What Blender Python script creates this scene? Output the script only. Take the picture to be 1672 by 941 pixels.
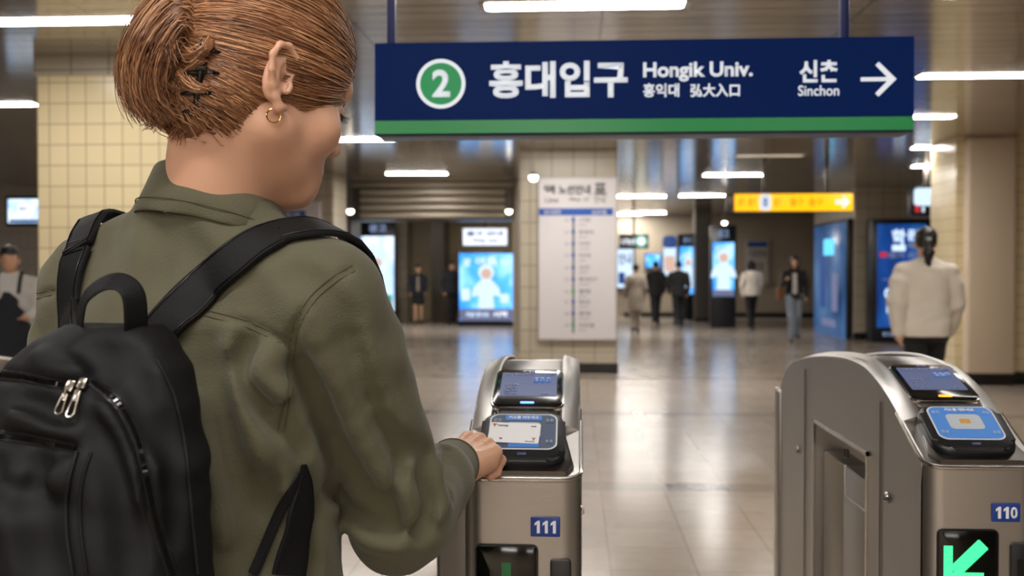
import bpy, bmesh, math, random
import numpy as np
from mathutils import Vector, Matrix
from mathutils.bvhtree import BVHTree
import openvdb

S = bpy.context.scene
for _o in list(bpy.data.objects):
    bpy.data.objects.remove(_o)
C = S.collection
random.seed(7)
rng = np.random.default_rng(11)
PI = math.pi

# ------------------------------------------------------------------ camera
F, PW, PH = 1700.0, 1672, 941
yaw = math.atan(100 / F)
pitch = -math.atan(30.5 / F)
CAM = np.array([0, 0, 1.40])
cf = np.array([-math.sin(yaw) * math.cos(pitch), math.cos(yaw) * math.cos(pitch), math.sin(pitch)])
cr = np.array([math.cos(yaw), math.sin(yaw), 0.0])
cu = np.cross(cr, cf)
cd = bpy.data.cameras.new('camera')
cam = bpy.data.objects.new('camera', cd)
C.objects.link(cam)
cam.matrix_world = Matrix(((cr[0], cu[0], -cf[0], 0), (cr[1], cu[1], -cf[1], 0), (cr[2], cu[2], -cf[2], 1.40), (0, 0, 0, 1)))
cd.sensor_width = 36.0
cd.lens = 36.0 * F / PW
cd.clip_start = 0.05
cd.clip_end = 200
cd.dof.use_dof = True
cd.dof.focus_distance = 1.40
cd.dof.aperture_fstop = cd.lens / 1000 / 0.0070
S.camera = cam

# ------------------------------------------------------------------ world, exposure
wd = bpy.data.worlds.new('world')
S.world = wd
wd.use_nodes = True
wd.node_tree.nodes['Background'].inputs[0].default_value = (0.9, 0.92, 1.0, 1)
wd.node_tree.nodes['Background'].inputs[1].default_value = 0.05
vs = S.view_settings
vs.view_transform = 'Standard'
vs.look = 'None'
vs.gamma = 1
vs.use_curve_mapping = False
vs.exposure = 0.0
LAMP = 58.0            # radiance of the ceiling tubes
CEIL = 3.0             # ceiling height
S.cycles.use_denoising = True
S.cycles.max_bounces = 8
S.cycles.sample_clamp_indirect = 6


def lamp_area(name, loc, sx, sy, power, col=(1, .96, .915), rot=(0, 0, 0)):
    l = bpy.data.lights.new(name, 'AREA')
    l.shape = 'RECTANGLE'
    l.size, l.size_y, l.energy, l.color = sx, sy, power, col
    o = bpy.data.objects.new(name, l)
    o.location, o.rotation_euler = loc, rot
    C.objects.link(o)
    return o


# the rows of ceiling tubes that go on overhead and behind the camera
for yy, pw in ((3.4, 20), (0.3, 28), (-2.6, 42), (-5.4, 50), (-7.6, 60)):  # rearmost row added to brighten the back wall that the gate steel mirrors
    for xx, kx in ((-2.9, 1.25), (-0.3, 1.0), (2.3, .55)):
        lamp_area('unseen_ceiling_lamp', (xx, yy, CEIL - 0.06), 1.5, 0.16, pw * kx)

lamp_area('unseen_ceiling_lamp', (-4.6, 23.5, CEIL - .06), 1.5, .16, 60)  # two lamps added out of sight behind the bulkhead to brighten the recess
lamp_area('unseen_ceiling_lamp', (-2.2, 23.5, CEIL - .06), 1.5, .16, 60)


# ------------------------------------------------------------------ helpers: pixels to places
def P(px, py, d):
    v = cf + cr * (px - 836) / F - cu * (py - 470.5) / F
    return Vector(CAM + v * (d / v[1]))


def ray(px, py):
    v = cf + cr * (px - 836) / F - cu * (py - 470.5) / F
    return Vector(v / np.linalg.norm(v))


# ------------------------------------------------------------------ helpers: materials
def lin(c):
    def f(v):
        v /= 255
        return v / 12.92 if v <= .04045 else ((v + .055) / 1.055) ** 2.4
    return (f(c[0]), f(c[1]), f(c[2]), 1)


def mat(name, col, rough=.5, metal=0.0, spec=.5, emit=None, es=0.0, bump=None, noise=None, coat=0, aniso=0, sheen=0, sss=0):
    """col is sRGB 0-255. bump=(scale, strength[, stretch xyz]); noise=(scale, amount) varies the colour a little."""
    m = bpy.data.materials.new(name)
    m.use_nodes = True
    nt = m.node_tree
    b = nt.nodes['Principled BSDF']
    b.inputs['Base Color'].default_value = lin(col)
    b.inputs['Roughness'].default_value = rough
    b.inputs['Metallic'].default_value = metal
    b.inputs['Specular IOR Level'].default_value = spec
    b.inputs['Coat Weight'].default_value = coat
    b.inputs['Anisotropic'].default_value = aniso
    b.inputs['Sheen Weight'].default_value = sheen
    if sss:
        b.inputs['Subsurface Weight'].default_value = sss
        b.inputs['Subsurface Radius'].default_value = (.012, .005, .003)
        b.inputs['Subsurface Scale'].default_value = .6
    if emit is not None:
        b.inputs['Emission Color'].default_value = lin(emit)
        b.inputs['Emission Strength'].default_value = es
    tc = None
    if bump or noise:
        tc = nt.nodes.new('ShaderNodeTexCoord')
    if noise:
        n = nt.nodes.new('ShaderNodeTexNoise')
        n.inputs['Scale'].default_value = noise[0]
        n.inputs['Detail'].default_value = 4
        nt.links.new(tc.outputs['Object'], n.inputs['Vector'])
        r = nt.nodes.new('ShaderNodeMapRange')
        r.inputs[3].default_value = 1 - noise[1]
        r.inputs[4].default_value = 1 + noise[1]
        nt.links.new(n.outputs['Fac'], r.inputs[0])
        mx = nt.nodes.new('ShaderNodeMix')
        mx.data_type = 'RGBA'
        mx.blend_type = 'MULTIPLY'
        mx.inputs[0].default_value = 1
        mx.inputs[6].default_value = lin(col)
        nt.links.new(r.outputs[0], mx.inputs[7])
        nt.links.new(mx.outputs[2], b.inputs['Base Color'])
    if bump:
        n = nt.nodes.new('ShaderNodeTexNoise')
        n.inputs['Scale'].default_value = bump[0]
        n.inputs['Detail'].default_value = 3
        mp = nt.nodes.new('ShaderNodeMapping')
        if len(bump) > 2:
            mp.inputs['Scale'].default_value = bump[2]
        nt.links.new(tc.outputs['Object'], mp.inputs['Vector'])
        nt.links.new(mp.outputs[0], n.inputs['Vector'])
        bp = nt.nodes.new('ShaderNodeBump')
        bp.inputs['Strength'].default_value = bump[1]
        bp.inputs['Distance'].default_value = .002
        nt.links.new(n.outputs['Fac'], bp.inputs['Height'])
        nt.links.new(bp.outputs[0], b.inputs['Normal'])
    return m


def glow(name, col, es=1.0, rough=.3):
    return mat(name, (20, 20, 22), rough, emit=col, es=es)


def nodes_of(m):
    nt = m.node_tree
    return nt, nt.nodes['Principled BSDF']


def tile_mat(name, col, grout, size=(.14, .15), mortar=.006, rough=.25, axis='XZ', vary=.05, spec=.5):
    """glazed wall tiles laid in a straight grid, from world position"""
    m = mat(name, col, rough, spec=spec)
    nt, b = nodes_of(m)
    g = nt.nodes.new('ShaderNodeNewGeometry')
    sp = nt.nodes.new('ShaderNodeSeparateXYZ')
    nt.links.new(g.outputs['Position'], sp.inputs[0])
    sn = nt.nodes.new('ShaderNodeSeparateXYZ')
    nt.links.new(g.outputs['True Normal'], sn.inputs[0])
    # along-the-wall coordinate: X where the face looks along Y, Y where it looks along X
    ab = nt.nodes.new('ShaderNodeMath'); ab.operation = 'ABSOLUTE'
    nt.links.new(sn.outputs[0], ab.inputs[0])
    gt = nt.nodes.new('ShaderNodeMath'); gt.operation = 'GREATER_THAN'; gt.inputs[1].default_value = .7
    nt.links.new(ab.outputs[0], gt.inputs[0])
    mx = nt.nodes.new('ShaderNodeMix'); mx.data_type = 'FLOAT'
    nt.links.new(gt.outputs[0], mx.inputs[0])
    nt.links.new(sp.outputs[0], mx.inputs[2])
    nt.links.new(sp.outputs[1], mx.inputs[3])
    cb = nt.nodes.new('ShaderNodeCombineXYZ')
    nt.links.new(mx.outputs[0], cb.inputs[0])
    nt.links.new(sp.outputs[2], cb.inputs[1])
    br = nt.nodes.new('ShaderNodeTexBrick')
    br.offset = 0
    br.inputs['Scale'].default_value = 1
    br.inputs['Brick Width'].default_value = size[0]
    br.inputs['Row Height'].default_value = size[1]
    br.inputs['Mortar Size'].default_value = mortar / 2
    br.inputs['Mortar Smooth'].default_value = .1
    br.inputs['Bias'].default_value = 0
    a = lin(col)
    br.inputs['Color1'].default_value = a
    br.inputs['Color2'].default_value = tuple(v * (1 - vary) for v in a[:3]) + (1,)
    br.inputs['Mortar'].default_value = lin(grout)
    nt.links.new(cb.outputs[0], br.inputs['Vector'])
    nt.links.new(br.outputs['Color'], b.inputs['Base Color'])
    bp = nt.nodes.new('ShaderNodeBump'); bp.invert = True
    bp.inputs['Strength'].default_value = .5; bp.inputs['Distance'].default_value = .003
    nt.links.new(br.outputs['Fac'], bp.inputs['Height'])
    nt.links.new(bp.outputs[0], b.inputs['Normal'])
    return m


# ------------------------------------------------------------------ helpers: objects
def tag(o, label=None, cat=None, group=None, kind=None):
    if label: o['label'] = label
    if cat: o['category'] = cat
    if group: o['group'] = group
    if kind: o['kind'] = kind
    return o


def thing(name, label, cat, loc=(0, 0, 0), rz=0, group=None):
    o = bpy.data.objects.new(name, None)
    o.empty_display_size = .1
    C.objects.link(o)
    o.location = loc
    o.rotation_euler = (0, 0, rz)
    return tag(o, label, cat, group)


def link(name, me, m, parent=None):
    o = bpy.data.objects.new(name, me)
    if m: me.materials.append(m)
    C.objects.link(o)
    if parent: o.parent = parent
    return o


class MB:
    def __init__(s):
        s.bm = bmesh.new()

    def box(s, x0, x1, y0, y1, z0, z1, bev=0, seg=2, mx=None):
        r = bmesh.ops.create_cube(s.bm, size=1)
        vs_ = r['verts']
        for v in vs_:
            v.co = Vector((x0 + (v.co.x + .5) * (x1 - x0), y0 + (v.co.y + .5) * (y1 - y0), z0 + (v.co.z + .5) * (z1 - z0)))
        if bev:
            es = list({e for v in vs_ for e in v.link_edges})
            r2 = bmesh.ops.bevel(s.bm, geom=es, offset=bev, segments=seg, profile=.5, affect='EDGES')
            vs_ = list({v for f in r2['faces'] for v in f.verts} | {v for v in vs_ if v.is_valid})
        if mx:
            for v in vs_: v.co = mx @ v.co
        return s

    def prism(s, poly, z0, z1, mx=None, bev=0, seg=2):
        """2D polygon extruded from z0 to z1 in the frame mx; top edge rounded by bev"""
        bot = [s.bm.verts.new((p[0], p[1], z0)) for p in poly]
        top = [s.bm.verts.new((p[0], p[1], z1)) for p in poly]
        n = len(poly)
        fb = s.bm.faces.new(bot[::-1]); ft = s.bm.faces.new(top)
        for i in range(n):
            s.bm.faces.new((bot[i], bot[(i + 1) % n], top[(i + 1) % n], top[i]))
        vs_ = bot + top
        if bev:
            r2 = bmesh.ops.bevel(s.bm, geom=list(ft.edges), offset=bev, segments=seg, profile=.5, affect='EDGES')
            vs_ = list({v for f in r2['faces'] for v in f.verts} | {v for v in vs_ if v.is_valid})
        if mx:
            for v in vs_: v.co = mx @ v.co
        return s

    def tube(s, pts, r, n=8, closed=False, cap=True):
        pts = [Vector(p) for p in pts]
        rs = r if hasattr(r, '__len__') else [r] * len(pts)
        m = len(pts)
        prev = None
        rings = []
        for i, p in enumerate(pts):
            a = pts[(i - 1) % m] if (closed or i > 0) else p
            b = pts[(i + 1) % m] if (closed or i < m - 1) else p
            t = (b - a).normalized()
            if prev is None:
                prev = t.orthogonal().normalized()
            prev = (prev - t * prev.dot(t)).normalized()
            q = t.cross(prev)
            rings.append([s.bm.verts.new(p + (prev * math.cos(2 * PI * k / n) + q * math.sin(2 * PI * k / n)) * rs[i]) for k in range(n)])
        for i in range(m if closed else m - 1):
            A, B = rings[i], rings[(i + 1) % m]
            for k in range(n):
                s.bm.faces.new((A[k], A[(k + 1) % n], B[(k + 1) % n], B[k]))
        if cap and not closed:
            s.bm.faces.new(rings[0][::-1]); s.bm.faces.new(rings[-1])
        return s

    def ribbon(s, pts, nrm, w, th, lift=0.0):
        """a strap: rounded flat section carried along pts with surface normals nrm"""
        pts = [Vector(p) for p in pts]
        m = len(pts)
        ws = w if hasattr(w, '__len__') else [w] * m
        rings = []
        sec = [(-1, .3), (-.92, .85), (-.7, 1), (0, 1.08), (.7, 1), (.92, .85), (1, .3), (1, -.4), (.85, -.6), (0, -.6), (-.85, -.6), (-1, -.4)]
        for i, p in enumerate(pts):
            t = (pts[min(i + 1, m - 1)] - pts[max(i - 1, 0)]).normalized()
            nn = Vector(nrm[i]); nn = (nn - t * nn.dot(t)).normalized()
            sd = t.cross(nn)
            rings.append([s.bm.verts.new(p + sd * (a * ws[i] / 2) + nn * (b * th / 2 + lift)) for a, b in sec])
        k = len(sec)
        for i in range(m - 1):
            for j in range(k):
                s.bm.faces.new((rings[i][j], rings[i][(j + 1) % k], rings[i + 1][(j + 1) % k], rings[i + 1][j]))
        s.bm.faces.new(rings[0][::-1]); s.bm.faces.new(rings[-1])
        return s

    def cyl(s, c, axis, r, h, n=24, r2=None):
        c = Vector(c); ax = Vector(axis).normalized()
        return s.tube([c, c + ax * h], [r, r if r2 is None else r2], n)

    def sphere(s, c, r, mx=None, u=16, v=10):
        rr = bmesh.ops.create_uvsphere(s.bm, u_segments=u, v_segments=v, radius=1)
        rad = r if hasattr(r, '__len__') else (r, r, r)
        for q in rr['verts']:
            co = Vector((q.co.x * rad[0], q.co.y * rad[1], q.co.z * rad[2]))
            q.co = (mx @ co if mx else co) + Vector(c)
        return s

    def build(s, name, m, parent=None, smooth=True, ang=40):
        bmesh.ops.recalc_face_normals(s.bm, faces=s.bm.faces)
        me = bpy.data.meshes.new(name)
        s.bm.to_mesh(me); s.bm.free()
        o = link(name, me, m, parent)
        if smooth:
            for p in me.polygons: p.use_smooth = True
            me.set_sharp_from_angle(angle=math.radians(ang))
        return o


def frame(o, ux, uy):
    ux = Vector(ux).normalized(); uy = Vector(uy)
    uy = (uy - ux * uy.dot(ux)).normalized()
    uz = ux.cross(uy)
    return Matrix(((ux.x, uy.x, uz.x, o[0]), (ux.y, uy.y, uz.y, o[1]), (ux.z, uy.z, uz.z, o[2]), (0, 0, 0, 1)))


def rrect(w, h, r, n=6, cx=0, cy=0):
    pts = []
    for sx, sy, a0 in ((1, 1, 0), (-1, 1, 90), (-1, -1, 180), (1, -1, 270)):
        for k in range(n + 1):
            a = math.radians(a0 + 90 * k / n)
            pts.append((cx + sx * (w / 2 - r) + r * math.cos(a), cy + sy * (h / 2 - r) + r * math.sin(a)))
    return pts


def circle(r, n=40, cx=0, cy=0):
    return [(cx + r * math.cos(2 * PI * k / n), cy + r * math.sin(2 * PI * k / n)) for k in range(n)]


def fit_text(body, mx, w, h, m, parent, name='lettering', bold=.03, ext=.0012, cx=0, cy=0):
    """writing fitted to a w x h box centred on (cx, cy) in the frame mx"""
    c = bpy.data.curves.new('writing', 'FONT')
    c.body = body
    c.offset = bold
    c.resolution_u = 4
    o = bpy.data.objects.new('writing', c)
    C.objects.link(o)
    me = bpy.data.meshes.new_from_object(o.evaluated_get(bpy.context.evaluated_depsgraph_get()))
    bpy.data.objects.remove(o)
    bpy.data.curves.remove(c)
    bm = bmesh.new(); bm.from_mesh(me)
    bpy.data.meshes.remove(me)
    xs = [v.co.x for v in bm.verts]; ys = [v.co.y for v in bm.verts]
    x0, x1, y0, y1 = min(xs), max(xs), min(ys), max(ys)
    r = bmesh.ops.extrude_face_region(bm, geom=list(bm.faces))
    for v in [g for g in r['geom'] if isinstance(g, bmesh.types.BMVert)]: v.co.z = 1
    for v in bm.verts:
        v.co = mx @ Vector((cx + ((v.co.x - x0) / max(x1 - x0, 1e-6) - .5) * w, cy + ((v.co.y - y0) / max(y1 - y0, 1e-6) - .5) * h, v.co.z * ext))
    bmesh.ops.recalc_face_normals(bm, faces=bm.faces)
    me = bpy.data.meshes.new(name); bm.to_mesh(me); bm.free()
    return link(name, me, m, parent)


# ------------------------------------------------------------------ helpers: blended solids (signed distance -> surface)
class SDF:
    def __init__(s, lo, hi, h):
        s.lo = np.array(lo, float); s.h = h
        s.n = np.ceil((np.array(hi) - s.lo) / h).astype(int) + 1
        s.F = np.full(s.n, .5, np.float32)

    def sub(s, lo, hi):
        a = np.clip(np.floor((np.array(lo) - s.lo) / s.h).astype(int), 0, s.n)
        b = np.clip(np.ceil((np.array(hi) - s.lo) / s.h).astype(int) + 1, 0, s.n)
        if np.any(b <= a): return None, None
        ax = [s.lo[i] + s.h * np.arange(a[i], b[i]) for i in range(3)]
        X = np.meshgrid(*ax, indexing='ij', sparse=True)
        return tuple(slice(a[i], b[i]) for i in range(3)), X

    def put(s, sl, d, k, op='add'):
        A = s.F[sl]
        d = d.astype(np.float32)
        if op == 'add':
            if k > 0:
                q = np.maximum(k - np.abs(A - d), 0) / k
                s.F[sl] = np.minimum(A, d) - q * q * k * .25
            else:
                s.F[sl] = np.minimum(A, d)
        elif op == 'cut':
            d = -d
            if k > 0:
                q = np.maximum(k - np.abs(A - d), 0) / k
                s.F[sl] = np.maximum(A, d) + q * q * k * .25
            else:
                s.F[sl] = np.maximum(A, d)

    def cap(s, a, b, ra, rb=None, k=.0, op='add'):
        a = np.array(a, float); b = np.array(b, float); rb = ra if rb is None else rb
        m = max(ra, rb) + k + 5 * s.h
        sl, X = s.sub(np.minimum(a, b) - m, np.maximum(a, b) + m)
        if sl is None: return s
        ab = b - a; L = max(ab @ ab, 1e-12)
        t = np.clip(((X[0] - a[0]) * ab[0] + (X[1] - a[1]) * ab[1] + (X[2] - a[2]) * ab[2]) / L, 0, 1)
        d = np.sqrt((X[0] - a[0] - t * ab[0]) ** 2 + (X[1] - a[1] - t * ab[1]) ** 2 + (X[2] - a[2] - t * ab[2]) ** 2) - (ra + (rb - ra) * t)
        s.put(sl, d, k, op)
        return s

    def chain(s, pts, rs, k=.0):
        for i in range(len(pts) - 1):
            s.cap(pts[i], pts[i + 1], rs[i], rs[i + 1], k if i == 0 else min(k, .012))
        return s

    def ell(s, c, r, k=0.0, R=None, op='add'):
        c = np.array(c, float); r = np.array(r, float)
        m = r.max() + k + 5 * s.h
        sl, X = s.sub(c - m, c + m)
        if sl is None: return s
        d = [X[i] - c[i] for i in range(3)]
        if R is not None:
            R = np.array(R)          # columns are the axes
            d = [d[0] * R[0, i] + d[1] * R[1, i] + d[2] * R[2, i] for i in range(3)]
        k0 = np.sqrt((d[0] / r[0]) ** 2 + (d[1] / r[1]) ** 2 + (d[2] / r[2]) ** 2)
        k1 = np.sqrt((d[0] / r[0] ** 2) ** 2 + (d[1] / r[1] ** 2) ** 2 + (d[2] / r[2] ** 2) ** 2)
        s.put(sl, k0 * (k0 - 1) / np.maximum(k1, 1e-6), k, op)
        return s

    def rbox(s, c, half, rad, k=0.0, R=None, op='add', taper=0.0):
        """rounded box; taper narrows x and y towards +z"""
        c = np.array(c, float); half = np.array(half, float)
        m = np.linalg.norm(half) + rad + k + 5 * s.h
        sl, X = s.sub(c - m, c + m)
        if sl is None: return s
        d = [X[i] - c[i] for i in range(3)]
        if R is not None:
            R = np.array(R)
            d = [d[0] * R[0, i] + d[1] * R[1, i] + d[2] * R[2, i] for i in range(3)]
        f = 1 - taper * (d[2] / half[2])
        q = [np.abs(d[0]) - (half[0] * f - rad), np.abs(d[1]) - (half[1] * f - rad), np.abs(d[2]) - (half[2] - rad)]
        o = np.sqrt(np.maximum(q[0], 0) ** 2 + np.maximum(q[1], 0) ** 2 + np.maximum(q[2], 0) ** 2)
        i = np.minimum(np.maximum(np.maximum(q[0], q[1]), q[2]), 0)
        s.put(sl, o + i - rad, k, op)
        return s

    def loft(s, O, R, levels, k=0.0, pw=2.3):
        """super-elliptic tube: levels = (z, half width, half depth, x shift, y shift) in the frame R (columns) at O"""
        R = np.array(R); O = np.array(O, float)
        lv = np.array(levels, float)
        m = lv[:, 1:3].max() + np.abs(lv[:, 3:]).max() + k + 5 * s.h
        z0, z1 = lv[0, 0], lv[-1, 0]
        sl, X = s.sub(O + np.array([-m, -m, z0 - k - 5 * s.h]), O + np.array([m, m, z1 + k + 5 * s.h]))
        if sl is None: return s
        d = [X[i] - O[i] for i in range(3)]
        u = d[0] * R[0, 0] + d[1] * R[1, 0]
        v = d[0] * R[0, 1] + d[1] * R[1, 1]
        z = d[2] + 0 * u
        g = [np.interp(np.clip(z, z0, z1), lv[:, 0], lv[:, i]) for i in range(1, 5)]
        u = np.abs(u - g[2]); v = np.abs(v - g[3])
        q = ((u / g[0]) ** pw + (v / g[1]) ** pw) ** (1 / pw)
        e = (q - 1) * np.minimum(g[0], g[1])
        e = np.maximum(e, np.maximum(z - z1, z0 - z))
        s.put(sl, e, k)
        return s

    def crease(s, pts, w, depth, k=None):
        """carve (depth > 0) or raise (depth < 0) a soft line"""
        for i in range(len(pts) - 1):
            a = np.array(pts[i], float); b = np.array(pts[i + 1], float)
            m = 3 * w + 2 * s.h
            sl, X = s.sub(np.minimum(a, b) - m, np.maximum(a, b) + m)
            if sl is None: continue
            ab = b - a; L = max(ab @ ab, 1e-12)
            tt = ((X[0] - a[0]) * ab[0] + (X[1] - a[1]) * ab[1] + (X[2] - a[2]) * ab[2]) / L
            t = np.clip(tt, 0, 1)
            d2 = (X[0] - a[0] - t * ab[0]) ** 2 + (X[1] - a[1] - t * ab[1]) ** 2 + (X[2] - a[2] - t * ab[2]) ** 2
            s.F[sl] += (depth * np.exp(-d2 / w ** 2)).astype(np.float32)
        return s

    def wave(s, fn):
        """add a displacement fn(x, y, z) near the surface"""
        ax = [s.lo[i] + s.h * np.arange(s.n[i]) for i in range(3)]
        X = np.meshgrid(*ax, indexing='ij', sparse=True)
        near = np.abs(s.F) < .06
        D = fn(*X) + np.zeros(s.n)
        s.F[near] += D[near].astype(np.float32)
        return s

    def plane(s, p, n, k=0.0):
        """keep only the side the normal points away from"""
        ax = [s.lo[i] + s.h * np.arange(s.n[i]) for i in range(3)]
        X = np.meshgrid(*ax, indexing='ij', sparse=True)
        n = np.array(n, float); n /= np.linalg.norm(n)
        d = (X[0] - p[0]) * n[0] + (X[1] - p[1]) * n[1] + (X[2] - p[2]) * n[2]
        if k > 0:
            q = np.maximum(k - np.abs(s.F - d), 0) / k
            s.F = (np.maximum(s.F, d) + q * q * k * .25).astype(np.float32)
        else:
            s.F = np.maximum(s.F, d).astype(np.float32)
        return s

    def geo(s, xf=None):
        F_ = np.pad(s.F, 1, constant_values=.5)
        g = openvdb.FloatGrid(background=.5)
        g.copyFromArray(F_)
        v, q = g.convertToQuads(isovalue=0.0)
        v = np.array(v, float) * s.h + s.lo - s.h
        q = np.array(q, int)
        p = v[q]
        cen = p.mean(1); nr = np.cross(p[:, 2] - p[:, 0], p[:, 3] - p[:, 1])
        if (cen * nr).sum() < 0: q = q[:, ::-1]
        # relax a little
        e = np.concatenate([q[:, [0, 1]], q[:, [1, 2]], q[:, [2, 3]], q[:, [3, 0]]])
        for lam in (.5, -.52, .5, -.52):
            acc = np.zeros_like(v); cnt = np.zeros(len(v))
            np.add.at(acc, e[:, 0], v[e[:, 1]]); np.add.at(cnt, e[:, 0], 1)
            np.add.at(acc, e[:, 1], v[e[:, 0]]); np.add.at(cnt, e[:, 1], 1)
            v = v + lam * (acc / np.maximum(cnt, 1)[:, None] - v)
        if xf is not None:
            v = v @ np.array(xf)[:3, :3].T + np.array(xf)[:3, 3]
        return v, q


def geo_mesh(name, parts, m, parent=None):
    vs_, fs, off = [], [], 0
    for v, q in parts:
        vs_.append(v); fs.append(q + off); off += len(v)
    v = np.concatenate(vs_); q = np.concatenate(fs)
    me = bpy.data.meshes.new(name)
    me.vertices.add(len(v)); me.vertices.foreach_set('co', v.astype(np.float32).ravel())
    me.loops.add(q.size); me.loops.foreach_set('vertex_index', q.astype(np.int32).ravel())
    me.polygons.add(len(q))
    me.polygons.foreach_set('loop_start', np.arange(0, q.size, q.shape[1], dtype=np.int32))
    me.polygons.foreach_set('loop_total', np.full(len(q), q.shape[1], np.int32))
    me.update(calc_edges=True)
    me.validate()
    me.polygons.foreach_set('use_smooth', np.ones(len(me.polygons), bool))
    return link(name, me, m, parent)


def bvh_of(o):
    me = o.data
    mw = o.matrix_world
    return BVHTree.FromPolygons([mw @ v.co for v in me.vertices], [tuple(p.vertices) for p in me.polygons])


def on_surface(bvh, px, py, lift=0.0):
    """where the line of sight through a pixel meets a surface, and the surface normal there"""
    h = bvh.ray_cast(Vector(CAM), ray(px, py))
    if h[0] is None: return None
    n = h[1]
    if n.dot(ray(px, py)) > 0: n = -n
    return h[0] + n * lift, n


def spline(pts, n):
    """Catmull-Rom through pts, n samples"""
    P_ = np.array([list(p) for p in pts], float)
    P_ = np.vstack([2 * P_[0] - P_[1], P_, 2 * P_[-1] - P_[-2]])
    out = []
    m = len(P_) - 3
    for i in range(n):
        t = i / (n - 1) * m
        k = min(int(t), m - 1); t -= k
        a, b, c, d = P_[k:k + 4]
        out.append(.5 * ((2 * b) + (-a + c) * t + (2 * a - 5 * b + 4 * c - d) * t * t + (-a + 3 * b - 3 * c + d) * t ** 3))
    return np.array(out)
# ================================================================== the setting
# floor: polished stone tiles with joints and darker cross bands
m_floor = mat('floor_stone', (196, 178, 158), .16, spec=.5)
nt, b = nodes_of(m_floor)
g = nt.nodes.new('ShaderNodeNewGeometry')
mp = nt.nodes.new('ShaderNodeMapping')
mp.inputs['Location'].default_value = (-.176 + .4, -.04, 0)
nt.links.new(g.outputs['Position'], mp.inputs['Vector'])
br = nt.nodes.new('ShaderNodeTexBrick')
br.offset = 0
for k_, v_ in (('Scale', 1), ('Brick Width', .4), ('Row Height', .4), ('Mortar Size', .0022), ('Mortar Smooth', .2), ('Bias', 0)):
    br.inputs[k_].default_value = v_
br.inputs['Color1'].default_value = lin((172, 159, 146))
br.inputs['Color2'].default_value = lin((163, 150, 137))
br.inputs['Mortar'].default_value = lin((112, 102, 92))
nt.links.new(mp.outputs[0], br.inputs['Vector'])
sp = nt.nodes.new('ShaderNodeSeparateXYZ')
nt.links.new(g.outputs['Position'], sp.inputs[0])


def mnode(op, a, bb=None):
    n = nt.nodes.new('ShaderNodeMath'); n.operation = op
    for i, v in enumerate((a, bb)):
        if v is None: continue
        if isinstance(v, (int, float)): n.inputs[i].default_value = v
        else: nt.links.new(v, n.inputs[i])
    return n.outputs[0]


band = mnode('LESS_THAN', mnode('ABSOLUTE', mnode('SUBTRACT', mnode('MODULO', mnode('ADD', sp.outputs[1], 30), 3.4), (6.72 + 30) % 3.4)), .125)
wn = nt.nodes.new('ShaderNodeTexWhiteNoise'); wn.noise_dimensions = '1D'
nt.links.new(mnode('FLOOR', mnode('DIVIDE', mnode('ADD', sp.outputs[0], 9.4), .4)), wn.inputs['W'])
bandc = nt.nodes.new('ShaderNodeMix'); bandc.data_type = 'RGBA'
bandc.inputs[6].default_value = lin((150, 138, 126)); bandc.inputs[7].default_value = lin((112, 104, 97))
nt.links.new(mnode('GREATER_THAN', wn.outputs['Value'], .6), bandc.inputs[0])
fm = nt.nodes.new('ShaderNodeMix'); fm.data_type = 'RGBA'
nt.links.new(band, fm.inputs[0]); nt.links.new(br.outputs['Color'], fm.inputs[6]); nt.links.new(bandc.outputs[2], fm.inputs[7])
nz = nt.nodes.new('ShaderNodeTexNoise'); nz.inputs['Scale'].default_value = 9; nz.inputs['Detail'].default_value = 6
nt.links.new(g.outputs['Position'], nz.inputs['Vector'])
mr = nt.nodes.new('ShaderNodeMapRange'); mr.inputs[3].default_value = .86; mr.inputs[4].default_value = 1.12
nt.links.new(nz.outputs['Fac'], mr.inputs[0])
f2 = nt.nodes.new('ShaderNodeMix'); f2.data_type = 'RGBA'; f2.blend_type = 'MULTIPLY'; f2.inputs[0].default_value = 1
nt.links.new(fm.outputs[2], f2.inputs[6]); nt.links.new(mr.outputs[0], f2.inputs[7])
nt.links.new(f2.outputs[2], b.inputs['Base Color'])
rr_ = nt.nodes.new('ShaderNodeMapRange'); rr_.inputs[3].default_value = .15; rr_.inputs[4].default_value = .23
nt.links.new(nz.outputs['Fac'], rr_.inputs[0]); nt.links.new(rr_.outputs[0], b.inputs['Roughness'])

X0, X1, Y0, Y1 = -10.5, 9.5, -9.0, 31.0
tag(MB().box(X0, X1, Y0, Y1, -.1, 0).build('floor', m_floor, smooth=False), kind='structure')

# ceiling: linear metal panels, running across the hall
m_ceil = mat('ceiling_metal', (150, 138, 124), .13, metal=.5)
nt, b = nodes_of(m_ceil)
g = nt.nodes.new('ShaderNodeNewGeometry')
sp = nt.nodes.new('ShaderNodeSeparateXYZ'); nt.links.new(g.outputs['Position'], sp.inputs[0])
fr = mnode('FRACT', mnode('DIVIDE', mnode('ADD', sp.outputs[1], 40), .2))
gap = mnode('LESS_THAN', mnode('ABSOLUTE', mnode('SUBTRACT', fr, .5)), .045)
frx = mnode('FRACT', mnode('DIVIDE', mnode('ADD', sp.outputs[0], 40.62), 1.6))
gapx = mnode('LESS_THAN', mnode('ABSOLUTE', mnode('SUBTRACT', frx, .5)), .005)
gg = mnode('MAXIMUM', gap, gapx)
wn = nt.nodes.new('ShaderNodeTexWhiteNoise'); wn.noise_dimensions = '1D'
nt.links.new(mnode('FLOOR', mnode('ADD', mnode('DIVIDE', mnode('ADD', sp.outputs[1], 40), .2), .5)), wn.inputs['W'])
mr = nt.nodes.new('ShaderNodeMapRange'); mr.inputs[3].default_value = .8; mr.inputs[4].default_value = 1.1
nt.links.new(wn.outputs['Value'], mr.inputs[0])
cm = nt.nodes.new('ShaderNodeMix'); cm.data_type = 'RGBA'; cm.blend_type = 'MULTIPLY'; cm.inputs[0].default_value = 1
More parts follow.
